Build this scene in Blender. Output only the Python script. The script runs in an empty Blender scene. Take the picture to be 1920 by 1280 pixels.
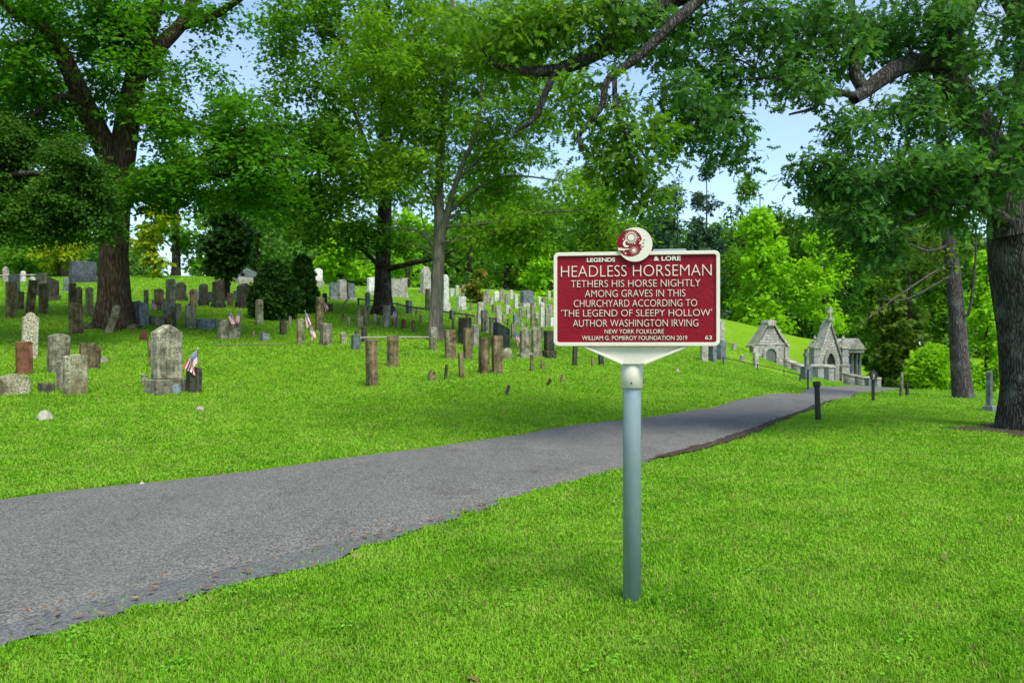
import bpy, bmesh, math, random
import numpy as np
from mathutils import Vector, Matrix
R = math.radians
scene = bpy.context.scene
COL = scene.collection

# ------------------------------------------------------------------ camera, sky, sun, exposure
F = 1500.0            # focal length in pixels of the 1920 px wide photograph
CAMZ, HOR = 1.35, 648.0
cd = bpy.data.cameras.new('camera'); cam = bpy.data.objects.new('camera', cd); COL.objects.link(cam)
cam.location = (0, 0, CAMZ); cam.rotation_euler = (R(90), 0, 0)
cd.sensor_width = 36.0; cd.lens = F / 1920 * 36.0; cd.shift_y = (HOR - 640) / 1920
cd.clip_start = 0.05; cd.clip_end = 3000
cd.dof.use_dof = True; cd.dof.focus_distance = 4.3; cd.dof.aperture_fstop = 7.0
scene.camera = cam
SUN_EL, SUN_AZ = 58.0, 150.0     # azimuth clockwise from +Y (view direction): right and behind
w = bpy.data.worlds.new('World'); scene.world = w; w.use_nodes = True
nt = w.node_tree; bg = nt.nodes['Background']
sky = nt.nodes.new('ShaderNodeTexSky'); sky.sky_type = 'NISHITA'; sky.sun_disc = False
sky.sun_elevation = R(SUN_EL); sky.sun_rotation = R(SUN_AZ); sky.air_density = 1.0; sky.dust_density = .6; sky.ozone_density = 2.5
tc = nt.nodes.new('ShaderNodeTexCoord'); mp = nt.nodes.new('ShaderNodeMapping'); mp.inputs['Scale'].default_value = (1.6, 1.6, 5.0)
nz = nt.nodes.new('ShaderNodeTexNoise'); nz.inputs['Scale'].default_value = 1.7; nz.inputs['Detail'].default_value = 7
rp = nt.nodes.new('ShaderNodeValToRGB'); rp.color_ramp.elements[0].position = 0.42; rp.color_ramp.elements[1].position = 0.75
rp.color_ramp.elements[0].color = (0.10, 0.10, 0.10, 1); rp.color_ramp.elements[1].color = (.72, .72, .72, 1)
mx = nt.nodes.new('ShaderNodeMix'); mx.data_type = 'RGBA'; mx.inputs[7].default_value = (2.25, 2.7, 3.5, 1)
nt.links.new(tc.outputs['Generated'], mp.inputs[0]); nt.links.new(mp.outputs[0], nz.inputs['Vector'])
nt.links.new(nz.outputs['Fac'], rp.inputs[0]); nt.links.new(rp.outputs[0], mx.inputs[0])
nt.links.new(sky.outputs[0], mx.inputs[6]); nt.links.new(mx.outputs[2], bg.inputs[0])
bg.inputs[1].default_value = 0.15
sl = bpy.data.lights.new('sun', 'SUN'); so = bpy.data.objects.new('sun', sl); COL.objects.link(so)
sl.energy = 3.0; sl.angle = R(28); sl.color = (1.0, 0.95, 0.86)
_az, _el = R(SUN_AZ), R(SUN_EL)
_sd = Vector((math.sin(_az) * math.cos(_el), math.cos(_az) * math.cos(_el), math.sin(_el)))
so.rotation_euler = _sd.to_track_quat('Z', 'Y').to_euler(); so.location = (20, -20, 40)
scene.view_settings.view_transform = 'Standard'; scene.view_settings.look = 'None'
scene.view_settings.exposure = 0.92; scene.view_settings.gamma = 1.0
scene.cycles.use_denoising = True
scene.cycles.max_bounces = 8; scene.cycles.diffuse_bounces = 4; scene.cycles.transmission_bounces = 4
scene.cycles.sample_clamp_indirect = 6.0

# ------------------------------------------------------------------ helpers
def W(px, py, D):
    return np.array([(px - 960) / F * D, D, CAMZ + (HOR - py) / F * D])

def link(o, parent=None):
    COL.objects.link(o)
    if parent is not None: o.parent = parent
    return o

def tag(o, label=None, cat=None, group=None, kind=None):
    if label: o['label'] = label
    if cat: o['category'] = cat
    if group: o['group'] = group
    if kind: o['kind'] = kind
    return o

def thing(name, label, cat, loc, rotz=0.0, group=None):
    o = bpy.data.objects.new(name, None); o.empty_display_size = .2
    o.location = loc; o.rotation_euler = (0, 0, rotz); COL.objects.link(o)
    return tag(o, label, cat, group)

def np_mesh(name, V, faces, m, parent=None, smooth=False, uv=None):
    """V (n,3); faces: list of int arrays (k, nverts)"""
    me = bpy.data.meshes.new(name)
    V = np.asarray(V, dtype=np.float32)
    me.vertices.add(len(V)); me.vertices.foreach_set('co', V.ravel())
    faces = [np.asarray(f, dtype=np.int32) for f in faces if len(f)]
    tot = np.concatenate([np.full(len(f), f.shape[1], dtype=np.int32) for f in faces])
    idx = np.concatenate([f.ravel() for f in faces]).astype(np.int32)
    start = np.concatenate([[0], np.cumsum(tot)[:-1]]).astype(np.int32)
    me.loops.add(len(idx)); me.loops.foreach_set('vertex_index', idx)
    me.polygons.add(len(tot)); me.polygons.foreach_set('loop_start', start)
    try: me.polygons.foreach_set('loop_total', tot)
    except Exception: pass
    if smooth: me.polygons.foreach_set('use_smooth', np.ones(len(tot), dtype=bool))
    if uv is not None:
        ul = me.uv_layers.new(name='uv'); ul.data.foreach_set('uv', np.asarray(uv, dtype=np.float32)[idx].ravel())
    me.update(calc_edges=True); me.validate()
    if m: me.materials.append(m)
    return link(bpy.data.objects.new(name, me), parent)

def bm_obj(name, bm, m, parent=None, smooth=False, bevel=0.0, seg=1):
    if bevel > 0:
        bmesh.ops.bevel(bm, geom=[e for e in bm.edges], offset=bevel, segments=seg, profile=.6, affect='EDGES', clamp_overlap=True)
    bmesh.ops.recalc_face_normals(bm, faces=bm.faces)
    me = bpy.data.meshes.new(name); bm.to_mesh(me); bm.free()
    if smooth:
        for p in me.polygons: p.use_smooth = True
    me.materials.append(m)
    return link(bpy.data.objects.new(name, me), parent)

def add_box(bm, x0, x1, y0, y1, z0, z1, M=None):
    vs = [bm.verts.new(v) for v in [(x0,y0,z0),(x1,y0,z0),(x1,y1,z0),(x0,y1,z0),(x0,y0,z1),(x1,y0,z1),(x1,y1,z1),(x0,y1,z1)]]
    if M is not None:
        for v in vs: v.co = M @ v.co
    for f in [(0,3,2,1),(4,5,6,7),(0,1,5,4),(1,2,6,5),(2,3,7,6),(3,0,4,7)]: bm.faces.new([vs[i] for i in f])

def add_prism(bm, pts, y0, y1, M=None):
    """outline pts (x,z), extruded from y0 to y1"""
    a = [bm.verts.new((p[0], y0, p[1])) for p in pts]; b = [bm.verts.new((p[0], y1, p[1])) for p in pts]
    if M is not None:
        for v in a + b: v.co = M @ v.co
    n = len(pts)
    bm.faces.new(a); bm.faces.new(list(reversed(b)))
    for i in range(n):
        j = (i + 1) % n
        bm.faces.new([a[j], a[i], b[i], b[j]])

def add_lathe(bm, prof, n=24, c=(0, 0, 0)):
    rings = []
    for r, z in prof:
        if r < 1e-5: rings.append([bm.verts.new((c[0], c[1], c[2] + z))])
        else: rings.append([bm.verts.new((c[0] + r * math.cos(2*math.pi*k/n), c[1] + r * math.sin(2*math.pi*k/n), c[2] + z)) for k in range(n)])
    for a, b in zip(rings, rings[1:]):
        for k in range(n):
            l = (k + 1) % n
            q = [a[k % len(a)], a[l % len(a)], b[l % len(b)], b[k % len(b)]]
            u = []
            for v in q:
                if v not in u: u.append(v)
            if len(u) > 2: bm.faces.new(u)
    for e, rev in ((rings[0], True), (rings[-1], False)):
        if len(e) > 2: bm.faces.new(list(reversed(e)) if rev else e)

def tube_arrays(P, rad, sides=8, step=None, rough=0.0, flare=None, seed=0):
    """smooth tapered tube through points P with radii; returns V, quads"""
    rng = np.random.RandomState(seed)
    P = np.asarray(P, float); rad = np.asarray(rad, float)
    Q, S = [], []
    n = len(P)
    ext = np.vstack([2*P[0]-P[1], P, 2*P[-1]-P[-2]])
    for i in range(n - 1):
        L = np.linalg.norm(P[i+1]-P[i]); st = step or max(rad[i], rad[i+1]) * 1.5
        k = max(1, min(40, int(L / max(st, .01))))
        for t in np.arange(k) / k:
            p0, p1, p2, p3 = ext[i:i+4]
            Q.append(.5*((2*p1) + (-p0+p2)*t + (2*p0-5*p1+4*p2-p3)*t*t + (-p0+3*p1-3*p2+p3)*t**3)); S.append(rad[i]*(1-t)+rad[i+1]*t)
    Q.append(P[-1]); S.append(rad[-1])
    Q = np.array(Q); S = np.array(S)
    T = np.gradient(Q, axis=0); T /= np.linalg.norm(T, axis=1)[:, None] + 1e-9
    ref = np.array([1., 0, 0]) if abs(T[0][0]) < .8 else np.array([0, 1., 0])
    U = np.cross(T[0], ref); U /= np.linalg.norm(U)
    V = []; ang = np.arange(sides) * 2*np.pi/sides
    ph = rng.rand(4) * 6.28
    for q, s, t in zip(Q, S, T):
        U = U - t*np.dot(U, t); U /= np.linalg.norm(U) + 1e-9
        B = np.cross(t, U)
        a = np.ones(sides)
        if rough: a = a + rough*(np.sin(ang*3+ph[0]+q[2]*.7)*.5 + np.sin(ang*5+ph[1]-q[2]*1.3)*.4 + rng.randn(sides)*.35)
        if flare:
            hgt = max(0.0, q[2]-P[0][2]); fl = math.exp(-hgt/flare[1])
            a = a * (1 + flare[0]*fl*(.55 + .45*np.sin(ang*5+ph[2]) + .25*np.sin(ang*3+ph[3])))
        V.append(q + (np.cos(ang)*a*s)[:, None]*U + (np.sin(ang)*a*s)[:, None]*B)
    V = np.concatenate(V); m = len(Q)
    i = np.arange(m-1)[:, None]*sides; k = np.arange(sides)[None, :]; k2 = (k+1) % sides
    Fq = np.stack([i+k, i+k2, i+sides+k2, i+sides+k], axis=-1).reshape(-1, 4)
    return V, Fq

def join(parts):
    V, Fs, o = [], [], 0
    for v, f in parts:
        V.append(v); Fs.append(f+o); o += len(v)
    return np.concatenate(V), np.concatenate(Fs)

# ------------------------------------------------------------------ materials
MATS = {}
def new_mat(name):
    m = bpy.data.materials.new(name); m.use_nodes = True; MATS[name] = m
    t = m.node_tree; b = t.nodes['Principled BSDF']
    return m, t, b
def N(t, typ, **kw):
    n = t.nodes.new('ShaderNode' + typ)
    for k, v in kw.items():
        if k in n.inputs.keys(): n.inputs[k].default_value = v
        else: setattr(n, k, v)
    return n
def L(t, a, b): t.links.new(a, b)
def ramp(t, fac, stops, interp='LINEAR'):
    n = t.nodes.new('ShaderNodeValToRGB'); cr = n.color_ramp; cr.interpolation = interp
    while len(cr.elements) < len(stops): cr.elements.new(.5)
    for e, (p, c) in zip(cr.elements, stops):
        e.position = p; e.color = (*c, 1) if len(c) == 3 else c
    L(t, fac, n.inputs[0]); return n.outputs[0]
def mixc(t, fac, a, b, blend='MIX'):
    n = t.nodes.new('ShaderNodeMix'); n.data_type = 'RGBA'; n.blend_type = blend
    for sock, v in ((n.inputs[0], fac), (n.inputs[6], a), (n.inputs[7], b)):
        if hasattr(v, 'is_linked') or hasattr(v, 'links'): L(t, v, sock)
        elif isinstance(v, (int, float)): sock.default_value = v
        else: sock.default_value = (*v, 1)
    return n.outputs[2]
def coords(t, scale=(1, 1, 1), rnd=False):
    c = N(t, 'TexCoord'); mp = N(t, 'Mapping'); mp.inputs['Scale'].default_value = scale
    src = c.outputs['Object']
    if rnd:
        oi = N(t, 'ObjectInfo'); mul = N(t, 'VectorMath', operation='SCALE'); mul.inputs[0].default_value = (37, 53, 71)
        L(t, oi.outputs['Random'], mul.inputs['Scale'])
        add = N(t, 'VectorMath', operation='ADD'); L(t, src, add.inputs[0]); L(t, mul.outputs[0], add.inputs[1]); src = add.outputs[0]
    L(t, src, mp.inputs[0]); return mp.outputs[0]
def noise(t, vec, scale, detail=5, rough=.55):
    n = N(t, 'TexNoise'); n.inputs['Scale'].default_value = scale; n.inputs['Detail'].default_value = detail; n.inputs['Roughness'].default_value = rough
    L(t, vec, n.inputs['Vector']); return n.outputs['Fac']
def bump(t, b, h, strength=.5, dist=.02):
    n = N(t, 'Bump'); n.inputs['Strength'].default_value = strength; n.inputs['Distance'].default_value = dist
    L(t, h, n.inputs['Height']); L(t, n.outputs[0], b.inputs['Normal'])

def stone_mat(name, dark, light, lich=(.35, .36, .26), amt=.5, streak=.5, spec=.25):
    m, t, b = new_mat(name)
    v = coords(t, (1, 1, 1), True); vs = coords(t, (16, 16, 1.3), True)
    n1 = noise(t, v, 4.5, 8, .65); n2 = noise(t, vs, 1.0, 4); n3 = noise(t, v, 26, 6, .7)
    mid = tuple((a*.45+b_*.55) for a, b_ in zip(dark, light)); base = ramp(t, n1, [(.36, dark), (.5, mid), (.62, light)])
    blot = ramp(t, noise(t, v, 9.0, 7, .75), [(.38, (.68, .69, .63)), (.62, (1.15, 1.13, 1.08))]); base = mixc(t, .85, base, blot, 'MULTIPLY')
    st = ramp(t, n2, [(.36, (.38, .36, .34)), (.64, (1.3, 1.27, 1.2))])
    base = mixc(t, streak, base, st, 'MULTIPLY')
    lo = max(.45, 0.62 - amt*.16)
    lm = ramp(t, n3, [(lo, (0, 0, 0)), (lo+.09, (1, 1, 1))])
    lm2 = ramp(t, noise(t, v, 2.3, 3), [(.4, (0, 0, 0)), (.65, (1, 1, 1))])
    mm = mixc(t, 1.0, lm, lm2, 'MULTIPLY') if amt < 2 else lm
    base = mixc(t, mm, base, lich)
    oi = N(t, 'ObjectInfo'); hv = N(t, 'HueSaturation'); mr = N(t, 'MapRange'); mr.inputs[3].default_value = .75; mr.inputs[4].default_value = 1.2
    L(t, oi.outputs['Random'], mr.inputs[0]); L(t, mr.outputs[0], hv.inputs['Value']); L(t, base, hv.inputs['Color'])
    L(t, hv.outputs[0], b.inputs['Base Color']); b.inputs['Roughness'].default_value = .85; b.inputs['Specular IOR Level'].default_value = spec
    bump(t, b, n3, .5, .012); return m
BROWN = stone_mat('brownstone', (.058, .043, .021), (.235, .185, .10), (.28, .27, .14), .6, .75)
GREY = stone_mat('grey stone', (.085, .084, .055), (.29, .28, .205), (.38, .38, .27), .7, .7)
LICHEN = stone_mat('lichened stone', (.075, .066, .034), (.21, .195, .11), (.40, .39, .27), 1.1, .5)
CRUST = stone_mat('crusted stone', (.10, .08, .05), (.2, .17, .1), (.48, .47, .33), 2.3, .2)
WHITE = stone_mat('white marble', (.44, .44, .42), (.66, .66, .64), (.5, .5, .46), .0, .25)
PALE = stone_mat('pale stone', (.22, .215, .19), (.42, .41, .365), (.4, .4, .33), .3, .4)
BLUE = stone_mat('blue grey granite', (.09, .115, .13), (.19, .225, .245), (.35, .36, .33), .2, .35)
DARK = stone_mat('dark stone', (.025, .027, .019), (.08, .08, .052), (.17, .17, .11), .4, .5)
GREEN = stone_mat('dark green slate', (.022, .036, .034), (.05, .075, .068), (.1, .13, .1), .2, .4)
SHADED_SLATE = stone_mat('shaded slate stone', (.035, .045, .06), (.075, .09, .115), (.12, .14, .14), .2, .3)  # stone colour darkened to hold the shade its tomb block stands in
RED = stone_mat('red sandstone', (.085, .037, .02), (.19, .078, .042), (.2, .14, .09), .3, .5)
ROCK = stone_mat('pale rock', (.25, .235, .19), (.48, .46, .39), (.4, .38, .3), .2, .1)
def block_mat(name, dark, light, mortar, bw=.55, bh=.26):
    m, t, b = new_mat(name)
    c = N(t, 'TexCoord'); sx = N(t, 'SeparateXYZ'); L(t, c.outputs['Object'], sx.inputs[0])
    ad = N(t, 'Math', operation='ADD'); L(t, sx.outputs[0], ad.inputs[0]); L(t, sx.outputs[1], ad.inputs[1])
    cb = N(t, 'CombineXYZ'); L(t, ad.outputs[0], cb.inputs[0]); L(t, sx.outputs[2], cb.inputs[1])
    br = N(t, 'TexBrick'); br.inputs['Scale'].default_value = 1; br.inputs['Brick Width'].default_value = bw; br.inputs['Row Height'].default_value = bh
    br.inputs['Mortar Size'].default_value = .014; br.inputs['Color1'].default_value = (*dark, 1); br.inputs['Color2'].default_value = (*light, 1); br.inputs['Mortar'].default_value = (*mortar, 1)
    L(t, cb.outputs[0], br.inputs['Vector'])
    n = noise(t, c.outputs['Object'], 5, 8, .7); r = ramp(t, n, [(.36, (.55, .54, .51)), (.62, (1.25, 1.22, 1.16))])
    L(t, mixc(t, .9, br.outputs['Color'], r, 'MULTIPLY'), b.inputs['Base Color']); b.inputs['Roughness'].default_value = .9
    h = mixc(t, .5, n, br.outputs['Fac'], 'SUBTRACT'); bump(t, b, h, .9, .06); return m
BLOCKS = block_mat('rough granite blocks', (.30, .295, .275), (.44, .43, .40), (.17, .165, .15), .44, .2)
#
ASHLAR = block_mat('smooth granite blocks', (.25, .26, .265), (.34, .345, .34), (.15, .15, .15), 1.0, .62)

def plain(name, col, rough=.5, metal=0.0, spec=.5, var=.12, bmp=0.0, scale=12):
    m, t, b = new_mat(name)
    n = noise(t, coords(t), scale, 5)
    c = ramp(t, n, [(.3, tuple(x*(1-var) for x in col)), (.7, tuple(min(1, x*(1+var)) for x in col))])
    L(t, c, b.inputs['Base Color']); b.inputs['Roughness'].default_value = rough; b.inputs['Metallic'].default_value = metal; b.inputs['Specular IOR Level'].default_value = spec
    if bmp: bump(t, b, n, bmp, .004)
    return m
CREAM = plain('cream paint', (.62, .585, .47), .42, 0, .4, .05, .15, 60)
REDP, _t, _b = new_mat('crimson enamel')
_v = coords(_t); _n = noise(_t, _v, 110, 4, .6); _n2 = noise(_t, _v, 7, 4)
L(_t, ramp(_t, _n2, [(.3, (.165, .0025, .010)), (.7, (.235, .005, .016))]), _b.inputs['Base Color']); _b.inputs['Roughness'].default_value = .45; _b.inputs['Specular IOR Level'].default_value = .16; bump(_t, _b, _n, .8, .004)
GALV, _t, _b = new_mat('galvanised steel')
_v = coords(_t, (1, 1, .35)); _n = noise(_t, _v, 45, 5, .7); _n2 = noise(_t, _v, 6, 3)
L(_t, mixc(_t, .5, ramp(_t, _n, [(.3, (.175, .235, .25)), (.7, (.265, .33, .345))]), ramp(_t, _n2, [(.35, (.17, .23, .245)), (.7, (.265, .335, .35))])), _b.inputs['Base Color'])
_b.inputs['Metallic'].default_value = .25; _b.inputs['Roughness'].default_value = .42
IRON = plain('black iron', (.018, .019, .018), .6, .2, .4, .3, .3, 40)
RAILM = plain('weathered pipe', (.045, .042, .036), .7, .2, .3, .3, .3, 30)
WOODP = plain('weathered rail', (.30, .28, .23), .85, 0, .2, .2, .3, 20)
DOORM = plain('rusty red door', (.26, .085, .05), .7, 0, .3, .25, .2, 10)
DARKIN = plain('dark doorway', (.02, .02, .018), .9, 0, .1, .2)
GREEND = plain('verdigris door', (.10, .125, .10), .7, .1, .3, .25, .2, 10)
STICK = plain('thin wooden stick', (.12, .10, .07), .7)
LABELW = plain('white print', (.6, .6, .58), .6)

def bark_mat(name, dark, light, vs=.18, sc=9, dist=.05, patch=(.3, .32, .28), pamt=.25):
    m, t, b = new_mat(name)
    v = coords(t, (1, 1, vs))
    vo = N(t, 'TexVoronoi', feature='DISTANCE_TO_EDGE'); vo.inputs['Scale'].default_value = sc
    wv = N(t, 'VectorMath', operation='ADD'); nn = N(t, 'TexNoise'); nn.inputs['Scale'].default_value = 6; L(t, v, nn.inputs['Vector'])
    sc2 = N(t, 'VectorMath', operation='SCALE'); sc2.inputs['Scale'].default_value = .18; L(t, nn.outputs['Color'], sc2.inputs[0])
    L(t, v, wv.inputs[0]); L(t, sc2.outputs[0], wv.inputs[1]); L(t, wv.outputs[0], vo.inputs['Vector'])
    h = ramp(t, vo.outputs['Distance'], [(.0, (0, 0, 0)), (.26, (1, 1, 1))])
    n = noise(t, v, 22, 8, .7); hh = mixc(t, .45, h, n)
    c = ramp(t, hh, [(.2, dark), (.8, light)])
    pm = ramp(t, noise(t, coords(t), 2.2, 6, .7), [(.52, (0, 0, 0)), (.62, (pamt,)*3)])
    L(t, mixc(t, pm, c, patch), b.inputs['Base Color']); b.inputs['Roughness'].default_value = .92; b.inputs['Specular IOR Level'].default_value = .15
    bump(t, b, hh, 1.0, dist); return m
BARK_MAPLE = bark_mat('maple bark', (.026, .018, .010), (.115, .082, .050), .14, 14, .05, (.16, .16, .09), .2)
BARK_OAK = bark_mat('oak bark', (.018, .016, .014), (.095, .087, .075), .2, 24, .05)
BARK_PALE = bark_mat('smooth pale bark', (.075, .07, .052), (.17, .16, .118), .12, 9, .012, (.19, .19, .14), .5)
BARK_DARK = bark_mat('dark bark', (.012, .010, .008), (.045, .037, .027))
BARK_PINE = bark_mat('scaly grey bark', (.035, .030, .030), (.12, .105, .10), .2, 22, .03)

def leaf_mat(name, cols, trans=.32, nscale=.45, tint=None):
    """cols: dark, mid, light greens"""
    m, t, b = new_mat(name)
    g = N(t, 'NewGeometry'); n = noise(t, coords(t), nscale, 3)
    ad = N(t, 'Math', operation='MULTIPLY_ADD'); ad.inputs[1].default_value = .5; L(t, g.outputs['Random Per Island'], ad.inputs[0])
    ms = N(t, 'Math', operation='MULTIPLY'); ms.inputs[1].default_value = .9; L(t, n, ms.inputs[0]); 
    sb = N(t, 'Math', operation='SUBTRACT'); sb.inputs[1].default_value = .2; L(t, ms.outputs[0], sb.inputs[0]); L(t, sb.outputs[0], ad.inputs[2])
    c = ramp(t, ad.outputs[0], [(.12, cols[0]), (.5, cols[1]), (.88, cols[2])])
    L(t, c, b.inputs['Base Color']); b.inputs['Roughness'].default_value = .6; b.inputs['Specular IOR Level'].default_value = .10
    tr = N(t, 'BsdfTranslucent'); tc2 = mixc(t, 1.0, c, tint or (1.25, 1.35, .55), 'MULTIPLY'); L(t, tc2, tr.inputs['Color'])
    mxs = N(t, 'MixShader'); mxs.inputs[0].default_value = trans
    L(t, b.outputs[0], mxs.inputs[1]); L(t, tr.outputs[0], mxs.inputs[2]); L(t, mxs.outputs[0], t.nodes['Material Output'].inputs[0]); return m
LF_MAPLE = leaf_mat('maple leaves', [(.026, .09, .006), (.062, .20, .010), (.13, .32, .016)], .52)
LF_DARK = leaf_mat('dark drooping leaves', [(.020, .068, .007), (.042, .12, .010), (.085, .18, .015)], .35)
LF_MID = leaf_mat('mid green leaves', [(.034, .105, .008), (.085, .215, .012), (.165, .33, .02)], .52)
LF_OAK = leaf_mat('oak leaves', [(.024, .076, .020), (.058, .165, .032), (.135, .30, .05)], .47, .8)
LF_PALEOAK = leaf_mat('pale oak leaves', [(.05, .135, .008), (.12, .26, .012), (.21, .37, .018)], .52, .8)  # paler, yellower greens than the oak leaves
LF_MIDOAK = leaf_mat('mid oak leaves', [(.038, .105, .009), (.095, .215, .014), (.185, .335, .022)], .5, .8)
LF_BRIGHT = leaf_mat('bright green leaves', [(.12, .29, .009), (.235, .48, .014), (.36, .60, .026)], .5)
LF_YELLOW = leaf_mat('yellow green leaves', [(.12, .22, .008), (.24, .32, .010), (.38, .40, .02)], .4)
LF_YEW = leaf_mat('yew needles', [(.008, .032, .004), (.020, .070, .007), (.05, .125, .014)], .2, 2.0)
LF_YEW2 = leaf_mat('lighter yew needles', [(.010, .04, .006), (.026, .088, .012), (.06, .15, .02)], .2, 2.0)
LF_FAR = leaf_mat('far leaves', [(.04, .12, .016), (.085, .205, .026), (.15, .30, .04)], .4, .15)
LF_PINE = leaf_mat('bluish needles', [(.03, .075, .045), (.055, .12, .065), (.085, .165, .085)], .25, .3)
LF_OLIVE = leaf_mat('olive needles', [(.045, .095, .012), (.095, .17, .016), (.16, .24, .022)], .35, .5)
LF_RUST = leaf_mat('rust tipped leaves', [(.05, .12, .012), (.12, .16, .016), (.30, .15, .03)], .35, 1.2)
GRASS_M = leaf_mat('lawn blades', [(.11, .29, .012), (.18, .42, .017), (.30, .52, .045)], .4, .5, (1.2, 1.15, .6))
_t = GRASS_M.node_tree; _b = _t.nodes['Principled BSDF']; _c = _b.inputs['Base Color'].links[0].from_socket; _v = coords(_t)
_y = ramp(_t, noise(_t, _v, 1.6, 6, .75), [(.46, (0, 0, 0)), (.70, (.72, .72, .72))]); _c2 = mixc(_t, _y, _c, (.31, .44, .065))
_d = ramp(_t, noise(_t, _v, 1.9, 7, .8), [(.36, (.58, .70, .55)), (.54, (1.06, 1.05, 1.04))]); _c2 = mixc(_t, .9, _c2, _d, 'MULTIPLY')
_g = N(_t, 'NewGeometry'); _dead = ramp(_t, _g.outputs['Random Per Island'], [(.955, (0, 0, 0)), (.965, (1, 1, 1))], 'CONSTANT'); _c2 = mixc(_t, _dead, _c2, (.36, .29, .13))
L(_t, _c2, _b.inputs['Base Color'])
for _n_ in _t.nodes:
    if _n_.type == 'BSDF_TRANSLUCENT': L(_t, mixc(_t, 1.0, _c2, (1.15, 1.1, .6), 'MULTIPLY'), _n_.inputs['Color'])
LF_CLOVER = leaf_mat('clover leaves', [(.09, .27, .012), (.14, .35, .02), (.2, .44, .04)], .3, 1.0)
LITTER = leaf_mat('dry leaves', [(.10, .055, .03), (.20, .11, .06), (.32, .22, .12)], .15, 2.0)

GROUND, _t, _b = new_mat('lawn ground')
_v = coords(_t); _n1 = noise(_t, _v, .35, 4); _n2 = noise(_t, _v, 3.5, 8, .7); _n3 = noise(_t, _v, 42, 6, .75)
_c = ramp(_t, _n2, [(.3, (.085, .20, .006)), (.55, (.155, .31, .008)), (.75, (.26, .41, .025))])
_c = mixc(_t, ramp(_t, _n1, [(.4, (0, 0, 0)), (.7, (.5, .5, .5))]), _c, (.23, .38, .014))
_br = ramp(_t, noise(_t, _v, 1.1, 7, .7), [(.60, (0, 0, 0)), (.72, (.55, .55, .55))]); _c = mixc(_t, _br, _c, (.20, .22, .045))
_c = mixc(_t, .75, _c, ramp(_t, _n3, [(.3, (.45, .5, .4)), (.68, (1.3, 1.3, 1.2))]), 'MULTIPLY')
L(_t, _c, _b.inputs['Base Color']); _b.inputs['Roughness'].default_value = .95; _b.inputs['Specular IOR Level'].default_value = .1; bump(_t, _b, _n3, 1.0, .05)

def asphalt(name, dark, light, patch):
    m, t, b = new_mat(name); v = coords(t)
    vo = N(t, 'TexVoronoi'); vo.inputs['Scale'].default_value = 95; L(t, v, vo.inputs['Vector'])
    n1 = noise(t, v, .55, 6, .6); n2 = noise(t, v, 60, 4); sp = ramp(t, vo.outputs['Color'], [(.25, dark), (.6, tuple((a+b_)/2 for a, b_ in zip(dark, light))), (.92, light)])
    c = mixc(t, ramp(t, n1, [(.35, (0, 0, 0)), (.7, (.55,)*3)]), sp, patch)
    ns = noise(t, coords(t, (1.2, .35, 1)), 1.5, 6, .65); c = mixc(t, .55, c, ramp(t, ns, [(.35, (.7, .7, .7)), (.65, (1.1, 1.1, 1.1))]), 'MULTIPLY')
    ck = N(t, 'TexVoronoi', feature='DISTANCE_TO_EDGE'); ck.inputs['Scale'].default_value = .55
    wn = N(t, 'TexNoise'); wn.inputs['Scale'].default_value = 2.2; wn.inputs['Detail'].default_value = 6; L(t, v, wn.inputs['Vector']); ws = N(t, 'VectorMath', operation='SCALE'); ws.inputs['Scale'].default_value = .7; L(t, wn.outputs['Color'], ws.inputs[0])
    wa = N(t, 'VectorMath', operation='ADD'); L(t, v, wa.inputs[0]); L(t, ws.outputs[0], wa.inputs[1]); L(t, wa.outputs[0], ck.inputs['Vector'])
    cm = ramp(t, ck.outputs['Distance'], [(.0, (.62, .6, .57)), (.009, (1, 1, 1))]); c = mixc(t, ramp(t, n1, [(.45, (0, 0, 0)), (.6, (.8,)*3)]), c, mixc(t, 1.0, c, cm, 'MULTIPLY'))
    stn = ramp(t, noise(t, coords(t, (1, 1, 1)), .9, 7, .72), [(.56, (1, 1, 1)), (.66, (.78, .77, .74))]); c = mixc(t, 1.0, c, stn, 'MULTIPLY')
    L(t, c, b.inputs['Base Color']); b.inputs['Roughness'].default_value = .88; b.inputs['Specular IOR Level'].default_value = .25
    h = mixc(t, .5, vo.outputs['Distance'], n2); bump(t, b, h, .7, .006); return m
ASPH = asphalt('worn asphalt', (.050, .048, .043), (.252, .243, .215), (.128, .124, .111))
ASPH_OLD = asphalt('old dark asphalt', (.06, .062, .061), (.19, .19, .185), (.115, .117, .115))
DIRT = plain('brown dirt', (.05, .038, .028), .95, 0, .1, .45, .8, 9)

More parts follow.
